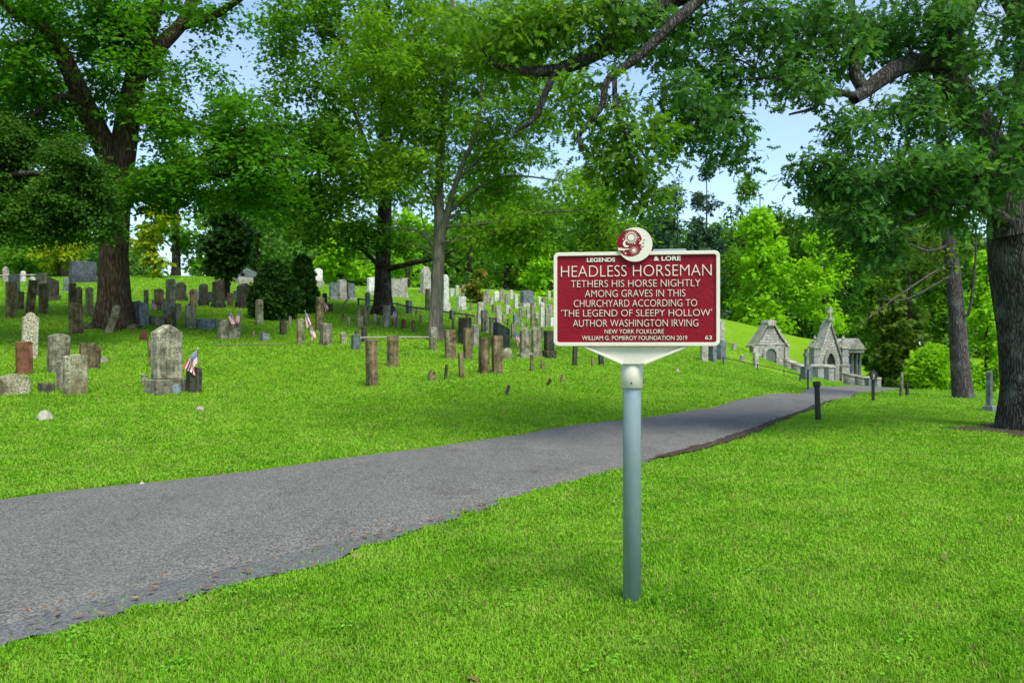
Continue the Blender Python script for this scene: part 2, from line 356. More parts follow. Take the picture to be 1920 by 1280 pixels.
# ------------------------------------------------------------------ terrain: thin plate spline through surveyed points
CP = [W(*p) for p in [
    (0, 937, 7.2), (350, 898, 8.35), (700, 852, 10.1), (960, 815, 12.2), (1200, 787, 14.8), (1320, 764, 17.5), (1500, 741, 24), (1600, 731, 34), (1690, 729, 45),
    (0, 740, 14.5), (0, 690, 17.5), (0, 640, 21), (0, 595, 25), (0, 548, 38), (0, 522, 55),
    (350, 735, 15.6), (350, 690, 18), (350, 650, 21.5), (350, 610, 25.5), (350, 562, 36), (350, 518, 56),
    (700, 722, 16.7), (700, 690, 19), (700, 650, 23), (700, 590, 32.5), (700, 555, 50), (700, 538, 66),
    (960, 740, 15.4), (960, 690, 20), (960, 660, 24.5), (960, 620, 33), (960, 572, 51), (960, 545, 66),
    (1200, 705, 22.5), (1200, 680, 27), (1200, 640, 38), (1200, 590, 62),
    (1330, 715, 24), (1350, 678, 35), (1370, 645, 52), (1400, 612, 76), (1440, 687, 58), (1450, 712, 32),
    (1500, 632, 78), (1550, 712, 58), (1575, 650, 78), (1440, 692, 48), (1400, 691, 42), (1550, 716, 49), (1600, 708, 66), (1560, 724, 36), (1650, 712, 78), (1700, 715, 90),
    (-400, 760, 13), (-400, 640, 20), (-400, 560, 36), (-400, 520, 55), (-400, 1000, 6.5),
    (1900, 805, 13.2), (1805, 746, 24.5), (1700, 739, 24), (1640, 752, 19.5), (1534, 787, 14.6), (1855, 771, 18.5), (2300, 760, 19), (1440, 800, 13.4), (1170, 880, 8.9), (870, 965, 6.6),
    (1740, 731, 33), (1750, 745, 50), (1900, 765, 50)]]
CP += [np.array(p, float) for p in [(0, 3, .0), (-2.2, 3.6, -.02), (.6, 4.05, .05), (3, 4, .05), (3, 7, .04), (6, 9, .03), (-6, 3, -.05), (-6, 0, -.03), (0, 0, .0), (6, 3, .02), (0, -15, 0), (15, 0, -.1), (-20, -5, .3), (-30, 5, 1.2),
    (20, 20, -.5), (60, 30, -3.5), (60, 0, -1.5), (-200, 100, 6), (-200, 0, 4), (-100, -60, 1), (0, -90, 0), (100, -60, -2), (200, 0, -5), (200, 150, -4), (60, 220, 2), (0, 250, 4), (-150, 250, 5), (150, 320, 0),
    (-60, 120, 5.2), (-22, 110, 6), (20, 110, 4.5), (45, 115, 1.5), (70, 90, -3), (-60, 60, 5.2), (-50, 25, 3), (-28, 84, 5.9), (-4, 90, 6.6), (-40, 84, 5.6)]]
CP = np.array(CP); SC = 40.0
def _U(r2): return np.where(r2 > 1e-12, r2 * np.log(np.maximum(r2, 1e-12)), 0.0)
_p = CP[:, :2] / SC; _n = len(_p)
_A = np.zeros((_n+3, _n+3)); _A[:_n, :_n] = _U(((_p[:, None]-_p[None])**2).sum(-1)) + np.eye(_n)*2e-4
_A[:_n, _n] = 1; _A[:_n, _n+1:] = _p; _A[_n, :_n] = 1; _A[_n+1:, :_n] = _p.T
_w = np.linalg.solve(_A, np.concatenate([CP[:, 2], np.zeros(3)]))
def height(x, y):
    x = np.atleast_1d(np.asarray(x, float)); y = np.atleast_1d(np.asarray(y, float)); out = np.empty(x.size); xf, yf = x.ravel()/SC, y.ravel()/SC
    for i in range(0, x.size, 40000):
        q = np.stack([xf[i:i+40000], yf[i:i+40000]], 1)
        out[i:i+40000] = _U(((q[:, None]-_p[None])**2).sum(-1)) @ _w[:_n] + _w[_n] + q @ _w[_n+1:]
    return out.reshape(x.shape)
def hit(px, py, lo=2.5, hi=140):
    D = np.arange(lo, hi, .05); d = W(px, py, 1.0) - np.array([0, 0, CAMZ])
    g = height(d[0]*D, D) - (CAMZ + d[2]*D); k = np.argmax(g > 0)
    if g[k] <= 0: k = np.argmax(g)
    return np.array([d[0]*D[k], D[k], CAMZ + d[2]*D[k]])
def gz(x, y): return float(height(x, y)[0])

def axis(lo, hi, f0, f1, st):
    a = list(np.arange(f0, f1, st)); s = st
    x = a[-1]
    while x < hi: s *= 1.13; x += min(s, 14); a.append(x)
    x = f0; s = st; b = []
    while x > lo: s *= 1.13; x -= min(s, 14); b.append(x)
    return np.array(b[::-1] + a)
gx = axis(-320, 320, -14, 18, .22); gy = axis(-90, 420, 1.5, 34, .22)
GX, GY = np.meshgrid(gx, gy); GZ = height(GX, GY)
nx, ny = len(gx), len(gy)
ii = (np.arange(ny-1)[:, None]*nx + np.arange(nx-1)[None]).ravel()
lawn = np_mesh('lawn_ground', np.stack([GX.ravel(), GY.ravel(), GZ.ravel()], 1), [np.stack([ii, ii+1, ii+nx+1, ii+nx], 1)], GROUND, smooth=True)
tag(lawn, kind='structure')

# ------------------------------------------------------------------ road
def poly_resample(P, n):
    P = np.asarray(P); d = np.concatenate([[0], np.cumsum(np.linalg.norm(np.diff(P, axis=0), axis=1))])
    t = np.linspace(0, d[-1], n); return np.stack([np.interp(t, d, P[:, k]) for k in range(P.shape[1])], 1)
def smooth(P, it=30):
    P = P.copy()
    for _ in range(it): P[1:-1] = .25*P[:-2] + .5*P[1:-1] + .25*P[2:]
    return P
crack = [hit(*p)[:2] for p in [(0, 1185), (125, 1150), (310, 1105), (450, 1070), (600, 1032), (720, 1005), (850, 970), (960, 932), (1060, 906), (1170, 876), (1300, 845), (1400, 814), (1460, 790), (1530, 762), (1580, 748)]]
far_e = [hit(*p)[:2] for p in [(0, 937), (270, 907), (530, 880), (840, 832), (1000, 811), (1170, 790), (1300, 766), (1400, 752), (1500, 741)]]
crack = [crack[0] + (crack[0]-crack[2])/np.linalg.norm(crack[0]-crack[2])*s for s in (22, 10, 3)] + crack
far_e = [far_e[0] + (far_e[0]-far_e[2])/np.linalg.norm(far_e[0]-far_e[2])*s for s in (20, 8)] + far_e
crack += [np.array(p) for p in [(11.6, 26.5), (16, 34), (24, 42), (40, 52), (70, 66)]]
far_e += [np.array(p) for p in [(12.6, 33), (18, 41), (29, 50), (46, 60), (70, 71)]]
NR = 420
CR = smooth(poly_resample(crack, NR), 12); FE = smooth(poly_resample(far_e, NR), 120)
_rng = np.random.RandomState(3)
def wobble(P, amp):
    q = P.copy(); k = np.convolve(_rng.randn(len(P)+8), np.ones(5)/5, 'same')[:len(P)]; q[:, 0] += k*amp; q[:, 1] -= k*amp*.7; return q
CR = wobble(CR, .035); FE = wobble(FE, .05)
def strip(name, A, B, nc, lift, m, crown=0.0, edge=0.0):
    s = np.linspace(0, 1, nc); P = A[:, None]*(1-s)[None, :, None] + B[:, None]*s[None, :, None]
    far = np.clip((P[..., 1]-26)/30, 0, 1)*.06
    Z = height(P[..., 0], P[..., 1]) + lift + far + crown*np.sin(np.pi*s)[None]
    if edge: Z[:, 0] -= edge; Z[:, -1] -= edge
    n, mcol = len(A), nc; i = (np.arange(n-1)[:, None]*mcol + np.arange(mcol-1)[None]).ravel()
    o = np_mesh(name, np.stack([P[..., 0].ravel(), P[..., 1].ravel(), Z.ravel()], 1), [np.stack([i, i+mcol, i+mcol+1, i+1], 1)], m, smooth=True)
    return tag(o, kind='structure')
strip('asphalt_road', CR, FE, 16, .028, ASPH, .02, .03)
inner = [hit(*p)[:2] for p in [(0, 1180), (125, 1145), (310, 1100), (450, 1065), (600, 1028), (720, 1000), (850, 966), (930, 940)]]
outer = [hit(*p)[:2] for p in [(0, 1222), (140, 1172), (270, 1146), (400, 1118), (490, 1088), (590, 1062), (705, 1024), (930, 948)]]
inner = [inner[0]+(inner[0]-inner[2])*3] + inner; outer = [outer[0]+(outer[0]-outer[2])*3] + outer
IN, OU = poly_resample(inner, 160), wobble(poly_resample(outer, 160), .07)
strip('old_asphalt_apron', IN, OU, 6, .012, ASPH_OLD)
di = [hit(*p)[:2] for p in [(1180, 872), (1330, 833), (1430, 799), (1500, 769), (1560, 751)]]
do = [hit(*p)[:2] for p in [(1182, 875), (1330, 843), (1430, 808), (1500, 776), (1561, 753)]]
dd = strip('dirt_edge', wobble(poly_resample(di, 240), .05), wobble(poly_resample(do, 240), .03), 5, .031, DIRT); dd['kind'] = 'stuff'

_k = slice(0, 300); _o = np.array([.64, -.77])
_w1 = wobble(CR, .03)[_k]; sm = strip('dirt_seam', _w1+_o*.004, _w1+_o*(.006+np.clip(.030*np.sin(np.arange(300)*.37)+.03*np.sin(np.arange(300)*.113+1)+.02*_rng.randn(300), 0, .09))[:, None], 3, .0295, DIRT); sm['kind'] = 'stuff'

def inside(poly, x, y):
    c = np.zeros(x.shape, bool); j = len(poly)-1
    for i in range(len(poly)):
        xi, yi = poly[i]; xj, yj = poly[j]
        cond = ((yi > y) != (yj > y)) & (x < (xj-xi)*(y-yi)/(yj-yi+1e-12)+xi); c ^= cond; j = i
    return c
ROADP = np.concatenate([CR[::3], FE[::3][::-1]]); APRP = np.concatenate([IN[::3], OU[::3][::-1]])

# ------------------------------------------------------------------ grass blades
BARE = [(W(1935, 806, 13.1)[0], 12.75, 1.25), (W(211, 612, 24.6)[0], 24.4, .85)]  # dark soil discs; at the oak the colour also carries shade round the trunk
for _bx, _by, _br in BARE:
    _a = np.arange(40)*2*np.pi/40; _rr = np.array([.3, .6, 1.0])[:, None]*_br*(1+.2*np.sin(_a*5)+.1*np.sin(_a*9))[None]
    _X = np.concatenate([[_bx], (_bx+_rr*np.cos(_a)).ravel()]); _Y = np.concatenate([[_by], (_by+_rr*np.sin(_a)).ravel()])
    _k = np.arange(40); _k2 = (_k+1) % 40
    _o = np_mesh('soil_shade_patch', np.stack([_X, _Y, height(_X, _Y)+.012], 1), [np.stack([0*_k, 1+_k, 1+_k2], 1), np.concatenate([np.stack([1+j*40+_k, 41+j*40+_k, 41+j*40+_k2, 1+j*40+_k2], 1) for j in range(2)])], DIRT, smooth=True)
    tag(_o, kind='structure')
def grass():
    rng = np.random.RandomState(11); n = 1250000
    px = rng.uniform(-700, 2500, n); D = np.exp(rng.uniform(math.log(2.7), math.log(58), n))
    x, y = (px-960)/F*D, D
    wx, wy = x+.022*np.sin(y*9+np.sin(x*5)*2)+.018*np.sin(y*23), y+.022*np.sin(x*8+1)+.018*np.sin(x*21)   # ragged turf edge
    k = ~(inside(ROADP, wx, wy) | (inside(APRP, wx, wy) & (rng.rand(n) > .05)))
    for bx, by, br in BARE: k &= ((wx-bx)**2+(wy-by)**2 > (br*(1+.25*np.sin(np.arctan2(wy-by, wx-bx)*5)))**2) | (rng.rand(n) < .12)
    x, y, D = x[k], y[k], D[k]; n = len(x)
    z = height(x, y)
    patch = np.sin(x*1.7+y*.6)*np.sin(y*1.1-x*.5+1) + .6*np.sin(x*4.1+2)*np.sin(y*3.7)
    ln = (.023 + .017*rng.rand(n) + .007*patch) * (1 + np.clip(D-8, 0, 25)*.03)
    tall = rng.rand(n) < .02; ln[tall] *= 1.5; ln[((x-.61)**2+(y-4.05)**2) < .014] *= 1.7
    wd = .00070*D*(.6+.8*rng.rand(n)) + .0006
    a = rng.rand(n)*6.283; lean = rng.rand(n)**.7*1.35
    dx, dy = np.cos(a), np.sin(a); b = a+1.57+rng.randn(n)*.4; sx, sy = np.cos(b)*wd, np.sin(b)*wd
    mx_, mz = ln*.5*np.sin(lean*.5), ln*.55*np.cos(lean*.5); tx, tz = ln*np.sin(lean)*.9, ln*np.cos(lean)*.95
    z0 = z - .004
    V = np.empty((n, 5, 3), np.float32)
    V[:, 0] = np.stack([x-sx, y-sy, z0], 1); V[:, 1] = np.stack([x+sx, y+sy, z0], 1)
    V[:, 2] = np.stack([x+dx*mx_+sx*.8, y+dy*mx_+sy*.8, z+mz], 1); V[:, 3] = np.stack([x+dx*mx_-sx*.8, y+dy*mx_-sy*.8, z+mz], 1)
    V[:, 4] = np.stack([x+dx*tx, y+dy*tx, z+tz], 1)
    o = (np.arange(n)*5)[:, None]
    g = np_mesh('grass', V.reshape(-1, 3), [o+np.array([[0, 1, 2, 3]]), o+np.array([[3, 2, 4]])], GRASS_M)
    tag(g, 'short mown green grass of the cemetery lawn', 'grass', kind='stuff')
grass()

def litter():
    rng = np.random.RandomState(5); pts = []
    for _ in range(800):
        i = rng.randint(20, 300); 
        if CR[i, 1] > 20: continue
        p = CR[i] + rng.randn(2)*np.array([.05, .035]); pts.append((p, rng.uniform(.010, .026)))
    for _ in range(90):
        i = rng.randint(20, 260); s = rng.rand(); pts.append((CR[i]*(1-s)+FE[i]*s, rng.uniform(.015, .03)))
    for _ in range(130):
        i = rng.randint(0, 159); s = rng.rand(); pts.append((IN[i]*(1-s)+OU[i]*s, rng.uniform(.012, .035)))
    V, Fq = [], []
    for p, s in pts:
        a = rng.rand()*6.28; c, d = math.cos(a), math.sin(a); z = gz(*p)+.062 if inside(ROADP, np.array([p[0]]), np.array([p[1]]))[0] else gz(*p)+.03
        i = len(V)
        for u, v in ((-1, 0), (-.1, -.42), (1, .05), (0, .45)): V.append((p[0]+(u*c-v*d)*s, p[1]+(u*d+v*c)*s, z+rng.uniform(-.002, .012)))
        Fq.append((i, i+1, i+2, i+3))
    tag(np_mesh('fallen_leaves', np.array(V), [np.array(Fq)], LITTER), 'dry brown leaves lying along the edge of the road', 'leaves', kind='stuff')
litter()

# ------------------------------------------------------------------ foliage
def _sym(half): return [(x, y) for x, y in half] + [(-x, y) for x, y in half[::-1] if x > 1e-6]
T_OAK = _sym([(0, 0), (.03, .13), (.17, .22), (.05, .32), (.31, .44), (.07, .52), (.34, .70), (.08, .75), (.19, .93), (0, 1.0)])
T_MAPLE = _sym([(0, 0), (.30, .08), (.27, .24), (.52, .48), (.22, .56), (.16, .74), (0, 1.0)])
T_LEAF = [(0, 0), (.30, .45), (0, 1), (-.30, .45)]
T_SPRAY = _sym([(0, 0), (.2, .25), (.42, .2), (.26, .5), (.4, .75), (.12, .72), (0, 1.0)])
def leaves(name, C, rad, per, size, tmpl, m, parent, seed, flat=.55, droop=.3, upright=.55, curl=.18, twigs=None):
    """C cluster centres (n,3) world; rad per cluster; per = leaves per cluster"""
    rng = np.random.RandomState(seed)
    C = np.asarray(C); n = len(C); rad = np.broadcast_to(np.asarray(rad, float), (n,)); per = np.broadcast_to(np.asarray(per), (n,)).astype(int)
    idx = np.repeat(np.arange(n), per); N_ = len(idx)
    d = rng.randn(N_, 3); d /= np.linalg.norm(d, axis=1)[:, None]
    d *= (rng.rand(N_)**.5)[:, None]
    ax = rng.randn(n, 3)*.35                                            # each cluster is stretched along its own twig
    off = d*rad[idx][:, None]*np.array([1, 1, flat]); off += ax[idx]*(rng.rand(N_)-.4)[:, None]*rad[idx][:, None]*2
    off[:, 2] -= droop*rad[idx]*(np.linalg.norm(off[:, :2], axis=1)/rad[idx])**2*.5
    P = C[idx]+off
    nrm = rng.randn(N_, 3)*(1-upright) + np.array([0, 0, 1])*upright*1.2 + .25*off/rad[idx][:, None]
    nrm /= np.linalg.norm(nrm, axis=1)[:, None]
    dirv = off/rad[idx][:, None] + rng.randn(N_, 3)*.7 + np.array([0, 0, -droop])
    dirv -= nrm*(dirv*nrm).sum(1)[:, None]; dirv /= np.linalg.norm(dirv, axis=1)[:, None]+1e-9
    side = np.cross(dirv, nrm)
    s = size*(.6+.75*rng.rand(N_))
    T = np.array(tmpl); k = len(T)
    V = P[:, None] + s[:, None, None]*(side[:, None]*T[None, :, :1] + dirv[:, None]*T[None, :, 1:2] + nrm[:, None]*(-curl*T[None, :, 1:2]**2 + .25*np.abs(T[None, :, :1])))
    Fs = np.arange(N_*k).reshape(N_, k)
    V = V.reshape(-1, 3)
    if twigs is None: return np_mesh(name, V, [Fs], m, parent)
    o = np_mesh(name, np.concatenate([V, twigs[0]]), [Fs, twigs[1]+len(V)], m, parent); o.data.materials.append(twigs[2])
    o.data.polygons.foreach_set('material_index', np.concatenate([np.zeros(len(Fs), np.int32), np.ones(len(twigs[1]), np.int32)])); return o

def wave(P, seed, sc):
    rng = np.random.RandomState(seed); v = 0
    for _ in range(7):
        k = rng.randn(3)/sc; v = v + np.sin(P @ k + rng.rand()*6.28)
    return v/2.0
def blob_clusters(blobs, seed, holes=(), gap=-.9, sc=.9):
    """blobs (px,py,D, rx_px, ry_px, rd_m, n): cluster centres in ellipsoids"""
    rng = np.random.RandomState(seed); out = []
    for (px, py, D, rx, ry, rd, n) in blobs:
        c = W(px, py, D); r = np.array([rx/F*D, rd, ry/F*D])
        q = []; tries = 0
        while len(q) < n and tries < 40:
            d = rng.randn(n*2, 3); d /= np.linalg.norm(d, axis=1)[:, None]; d *= (rng.rand(n*2)**.42)[:, None]
            p = c + d*r; p = p[wave(p, seed, sc) > gap]; tries += 1
            sp = 960 + F*p[:, 0]/p[:, 1]; sy = HOR - F*(p[:, 2]-CAMZ)/p[:, 1]
            ok = np.ones(len(p), bool)
            for (hx, hy, hr, hs, keep) in holes:
                h = ((sp-hx)/hr)**2 + ((sy-hy)/hs)**2 < 1; ok &= ~h | (rng.rand(len(p)) < keep)
            q += list(p[ok])
        out += q[:n]
    return np.array(out)

def grow(skel, C, seed, tip=.007, gamma=.42, sag=.06, maxr=.1):
    """connect cluster centres to the nearest limb with branching twigs; returns tube arrays"""
    rng = np.random.RandomState(seed)
    nodes = [np.asarray(p) for p in skel]; n0 = len(nodes); par = [-1]*n0
    S = np.array(skel); d0 = np.array([np.min(np.linalg.norm(S-c, axis=1)) for c in C])
    cap = n0+len(C)*3+4; A = np.empty((cap, 3)); A[:n0] = S; cnt = n0
    for i in np.argsort(d0):
        c = C[i]; dv = np.linalg.norm(A[:cnt]-c, axis=1) + .35*np.maximum(0, A[:cnt, 2]-c[2]); j = int(np.argmin(dv))
        a = A[j].copy(); L_ = np.linalg.norm(c-a); prev = j
        for t in ((.36, .7) if L_ > .9 else (.5,)):
            A[cnt] = a+(c-a)*t + rng.randn(3)*L_*.07 + np.array([0, 0, sag*L_*math.sin(math.pi*t)]); par.append(prev); prev = cnt; cnt += 1
        A[cnt] = c; par.append(prev); cnt += 1
    wgt = np.zeros(cnt); haskid = np.zeros(cnt, bool)
    for i in range(n0, cnt):
        if par[i] >= 0: haskid[par[i]] = True
    for i in range(cnt-1, n0-1, -1):
        if not haskid[i]: wgt[i] += 1
        if par[i] >= 0: wgt[par[i]] += wgt[i]
    r = np.minimum(tip*np.maximum(wgt, 1)**gamma, maxr)
    sides = 5; ang = np.arange(sides)*2*np.pi/sides; V, Fq = [], []; o = 0
    for i in range(n0, cnt):
        p0, p1 = A[par[i]], A[i]; r1 = r[i]; r0 = r[par[i]] if par[i] >= n0 else r[i]*1.25
        t = p1-p0; ln = np.linalg.norm(t)
        if ln < 1e-4: continue
        t /= ln; u = np.cross(t, [0.31, .2, .93]); u /= np.linalg.norm(u)+1e-9; b = np.cross(t, u)
        ring = np.cos(ang)[:, None]*u + np.sin(ang)[:, None]*b
        V.append(p0+ring*min(r0, r1*1.7)); V.append(p1+ring*r1*.85)
        k = np.arange(sides); Fq.append(np.stack([o+k, o+(k+1) % sides, o+sides+(k+1) % sides, o+sides+k], 1)); o += 2*sides
    return np.concatenate(V), np.concatenate(Fq)

def limb_pts(limb): return [W(*p[:3]) for p in limb], [p[3] for p in limb]
def big_tree(name, label, limbs, blobs, leafm, barkm, tmpl, size, crad, per, seed, holes=(), gap=-.9, sc=.9, flare=(1.1, .35), tip=.007, skip=0, dens=1.0, extra=(), flat=.55, droop=.3, upright=.55, cat='tree', group=None, bare=(), maxr=.1, sides=18, snap=True):
    if snap:
        f = hit(limbs[0][0][0], limbs[0][0][1])[1]/limbs[0][0][2]
        sl_ = lambda q: [(p[0], p[1], p[2]*f, p[3]*f) for p in q]; sb_ = lambda q: [(b[0], b[1], b[2]*f)+tuple(b[3:]) for b in q]
        limbs = [sl_(q) for q in limbs]; bare = [sl_(q) for q in bare]; blobs = sb_(blobs); extra = [(sb_(e[0]),)+tuple(e[1:]) for e in extra]
    base = W(*limbs[0][0][:3]); base[2] = gz(base[0], base[1]); org = Vector(base)
    t = thing(name, label, cat, org, 0, group)
    parts, skel = [], []
    for i, lb in enumerate(list(limbs)+list(bare)):
        P, r = limb_pts(lb); P = np.array(P); 
        if i == 0: P[0, 2] = base[2]-.15
        parts.append(tube_arrays(P, r, sides if r[0] > .15 else 8, None, .055 if r[0] > .1 else .03, flare if i == 0 else None, seed+i))
        if i < len(limbs):
            v = parts[-1][0]; s_ = sides if r[0] > .15 else 8; cen = v.reshape(-1, s_, 3).mean(1)
            if i == 0: cen = cen[int(len(cen)*skip):]
            skel += list(cen)
    V, Q = join(parts)
    np_mesh('trunk', V-base, [Q], barkm, t, smooth=True)
    C = blob_clusters([b[:6]+(max(3, int(b[6]*dens)),) for b in blobs], seed, holes, gap, sc)
    V, Q = grow(skel, C, seed+5, tip, maxr=maxr)
    leaves('crown', C-base, crad, per, size, tmpl, leafm, t, seed+9, flat, droop, upright, twigs=(V-base, Q, barkm))
    for k, (bl, lm, sz, cr, pr, tm) in enumerate(extra):
        C2 = blob_clusters(bl, seed+50+k, holes, gap, sc)
        leaves('crown', C2-base, cr, pr, sz, tm, lm, t, seed+70+k, flat, droop, upright)
    return t

# --- old maple, left
big_tree('maple_tree', 'massive dark trunked maple forking in two on the left slope', [
    [(212, 612, 22, .46), (213, 560, 22, .42), (214, 470, 22, .37), (219, 360, 22, .38), (230, 290, 22, .34), (240, 220, 22, .31), (258, 130, 22, .27), (285, 20, 22, .24), (300, -90, 22, .25), (320, -250, 22, .15)],
    [(222, 330, 22, .32), (190, 262, 21.7, .31), (160, 200, 21.4, .28), (135, 140, 21, .23), (110, 90, 20.6, .2), (85, 45, 20.4, .15), (40, -20, 20, .1)],
    [(250, 150, 22, .25), (300, 85, 22.2, .21), (340, 45, 22.4, .17), (365, -10, 22.6, .17), (390, -90, 22.8, .1)],
    [(338, 50, 22.4, .13), (390, 35, 22, .11), (440, 5, 21.6, .09), (500, -40, 21, .05)],
    [(226, 330, 22, .15), (330, 322, 21, .11), (400, 285, 20.5, .08), (460, 240, 20.2, .04)],
    [(330, 325, 21, .08), (400, 330, 20.4, .07), (470, 308, 20, .05), (540, 292, 19.6, .03)],
    [(110, 92, 20.6, .12), (60, 80, 20, .09), (0, 85, 19.6, .07), (-60, 70, 19, .04)],
    [(95, 62, 20.5, .1), (40, 35, 20.2, .08), (5, 8, 20, .06), (-30, -40, 19.6, .04)],
    [(170, 215, 21.5, .10), (120, 180, 20.5, .08), (60, 215, 20, .05), (10, 225, 19.7, .03)],
    [(240, 240, 22, .12), (300, 210, 21.4, .08), (345, 205, 21, .04)]],
    [(120, 40, 21, 200, 90, 3.5, 105), (330, 60, 22, 150, 80, 3.5, 60), (60, 170, 20.5, 150, 80, 2.5, 60), (50, 250, 21.5, 150, 55, 2, 45), (50, 190, 22.5, 170, 70, 2, 70), (330, 190, 21.5, 150, 70, 3, 70), (430, 260, 20.5, 130, 70, 2.5, 75),
     (400, 350, 20.5, 150, 45, 2.2, 45), (250, 350, 20, 120, 50, 2, 38), (180, 100, 22, 120, 90, 3, 60), (500, 330, 20.5, 90, 70, 2, 45), (100, -150, 22, 330, 130, 5, 45), (400, -120, 22, 250, 110, 4, 28)],
    LF_MAPLE, BARK_MAPLE, T_MAPLE, .135, .66, 92, 101, dens=.72, flat=.36, upright=.68, holes=[(420, 95, 60, 60, .12), (350, 268, 45, 28, .15), (395, 180, 35, 40, .3), (260, 180, 28, 120, .45), (140, 150, 30, 80, .4), (475, 50, 40, 50, .3), (205, 290, 45, 75, .1), (120, 120, 34, 66, .12), (172, 235, 34, 60, .12), (240, 200, 30, 90, .3), (215, 400, 30, 60, .35), (310, 60, 50, 50, .35)], skip=.25, flare=(.40, .40))

# --- dark drooping tree, left edge
big_tree('drooping_tree', 'dark tree drooping in layers over the left edge', [
    [(-160, 640, 17.5, .3), (-150, 450, 17.5, .24), (-120, 330, 17.5, .18), (-90, 240, 17.5, .1)],
    [(-140, 420, 17.5, .14), (-40, 350, 17, .1), (60, 325, 16.8, .06), (150, 345, 16.6, .03)],
    [(-145, 430, 17.5, .12), (-20, 390, 17, .08), (70, 385, 16.8, .05), (130, 410, 16.6, .02)]],
    [(10, 290, 17, 110, 45, 1.2, 70), (90, 335, 17, 95, 45, 1.2, 75), (30, 385, 17, 130, 50, 1.3, 100), (130, 395, 17, 65, 50, 1.0, 45), (-100, 330, 17, 140, 100, 1.6, 60), (40, 430, 17, 110, 25, 1, 38), (40, 262, 17, 90, 35, 1.1, 40), (165, 372, 16.8, 50, 45, .9, 34), (185, 425, 16.8, 28, 25, .7, 12), (130, 310, 16.8, 70, 40, 1, 40)],
    LF_DARK, BARK_DARK, T_SPRAY, .078, .42, 125, 131, dens=.9, gap=-.55, sc=.55, flat=.26, droop=.8, upright=.6, maxr=.05)

# --- dark straight tree, centre left
big_tree('shade_tree', 'straight dark trunked shade tree behind the pale forked one', [
    [(716, 590, 32.5, .36), (717, 540, 32.5, .33), (719, 460, 32.5, .30), (722, 380, 32.5, .27), (722, 250, 32.5, .23), (724, 150, 32.5, .19), (726, 20, 32.5, .14), (730, -120, 32.5, .08)],
    [(722, 505, 32.4, .13), (770, 494, 32, .1), (810, 486, 31.8, .07), (850, 470, 31.5, .04)],
    [(717, 505, 32.4, .11), (700, 488, 32, .09), (680, 470, 31.8, .06), (640, 450, 31.5, .03)],
    [(720, 370, 32.5, .14), (700, 320, 32.2, .12), (690, 280, 32, .09), (660, 200, 31.8, .06)],
    [(722, 340, 32.5, .12), (745, 280, 32.8, .1), (770, 210, 33, .07), (800, 120, 33, .04)],
    [(722, 200, 32.5, .1), (680, 120, 32.2, .07), (620, 60, 32, .04)]],
    [(560, 60, 32, 110, 90, 3.5, 70), (700, 60, 32.5, 150, 110, 4, 95), (560, 200, 31.5, 95, 110, 3, 90), (640, 320, 31.5, 140, 75, 3, 100), (560, 400, 31.5, 100, 60, 2.6, 60), (700, 180, 33, 110, 90, 3, 60), (790, 260, 33.5, 110, 100, 3, 60), (690, 440, 31.5, 110, 40, 2.6, 45), (650, -120, 32.5, 300, 120, 5, 36)],
    LF_MID, BARK_DARK, T_MAPLE, .175, .9, 88, 151, dens=.60, flat=.38, upright=.66, holes=[(575, 80, 28, 42, .2), (690, 140, 22, 40, .25), (480, 130, 45, 60, .15), (705, 230, 22, 45, .4), (640, 330, 20, 20, .4), (620, 455, 30, 20, .3)], skip=.55, flare=(.9, .4))

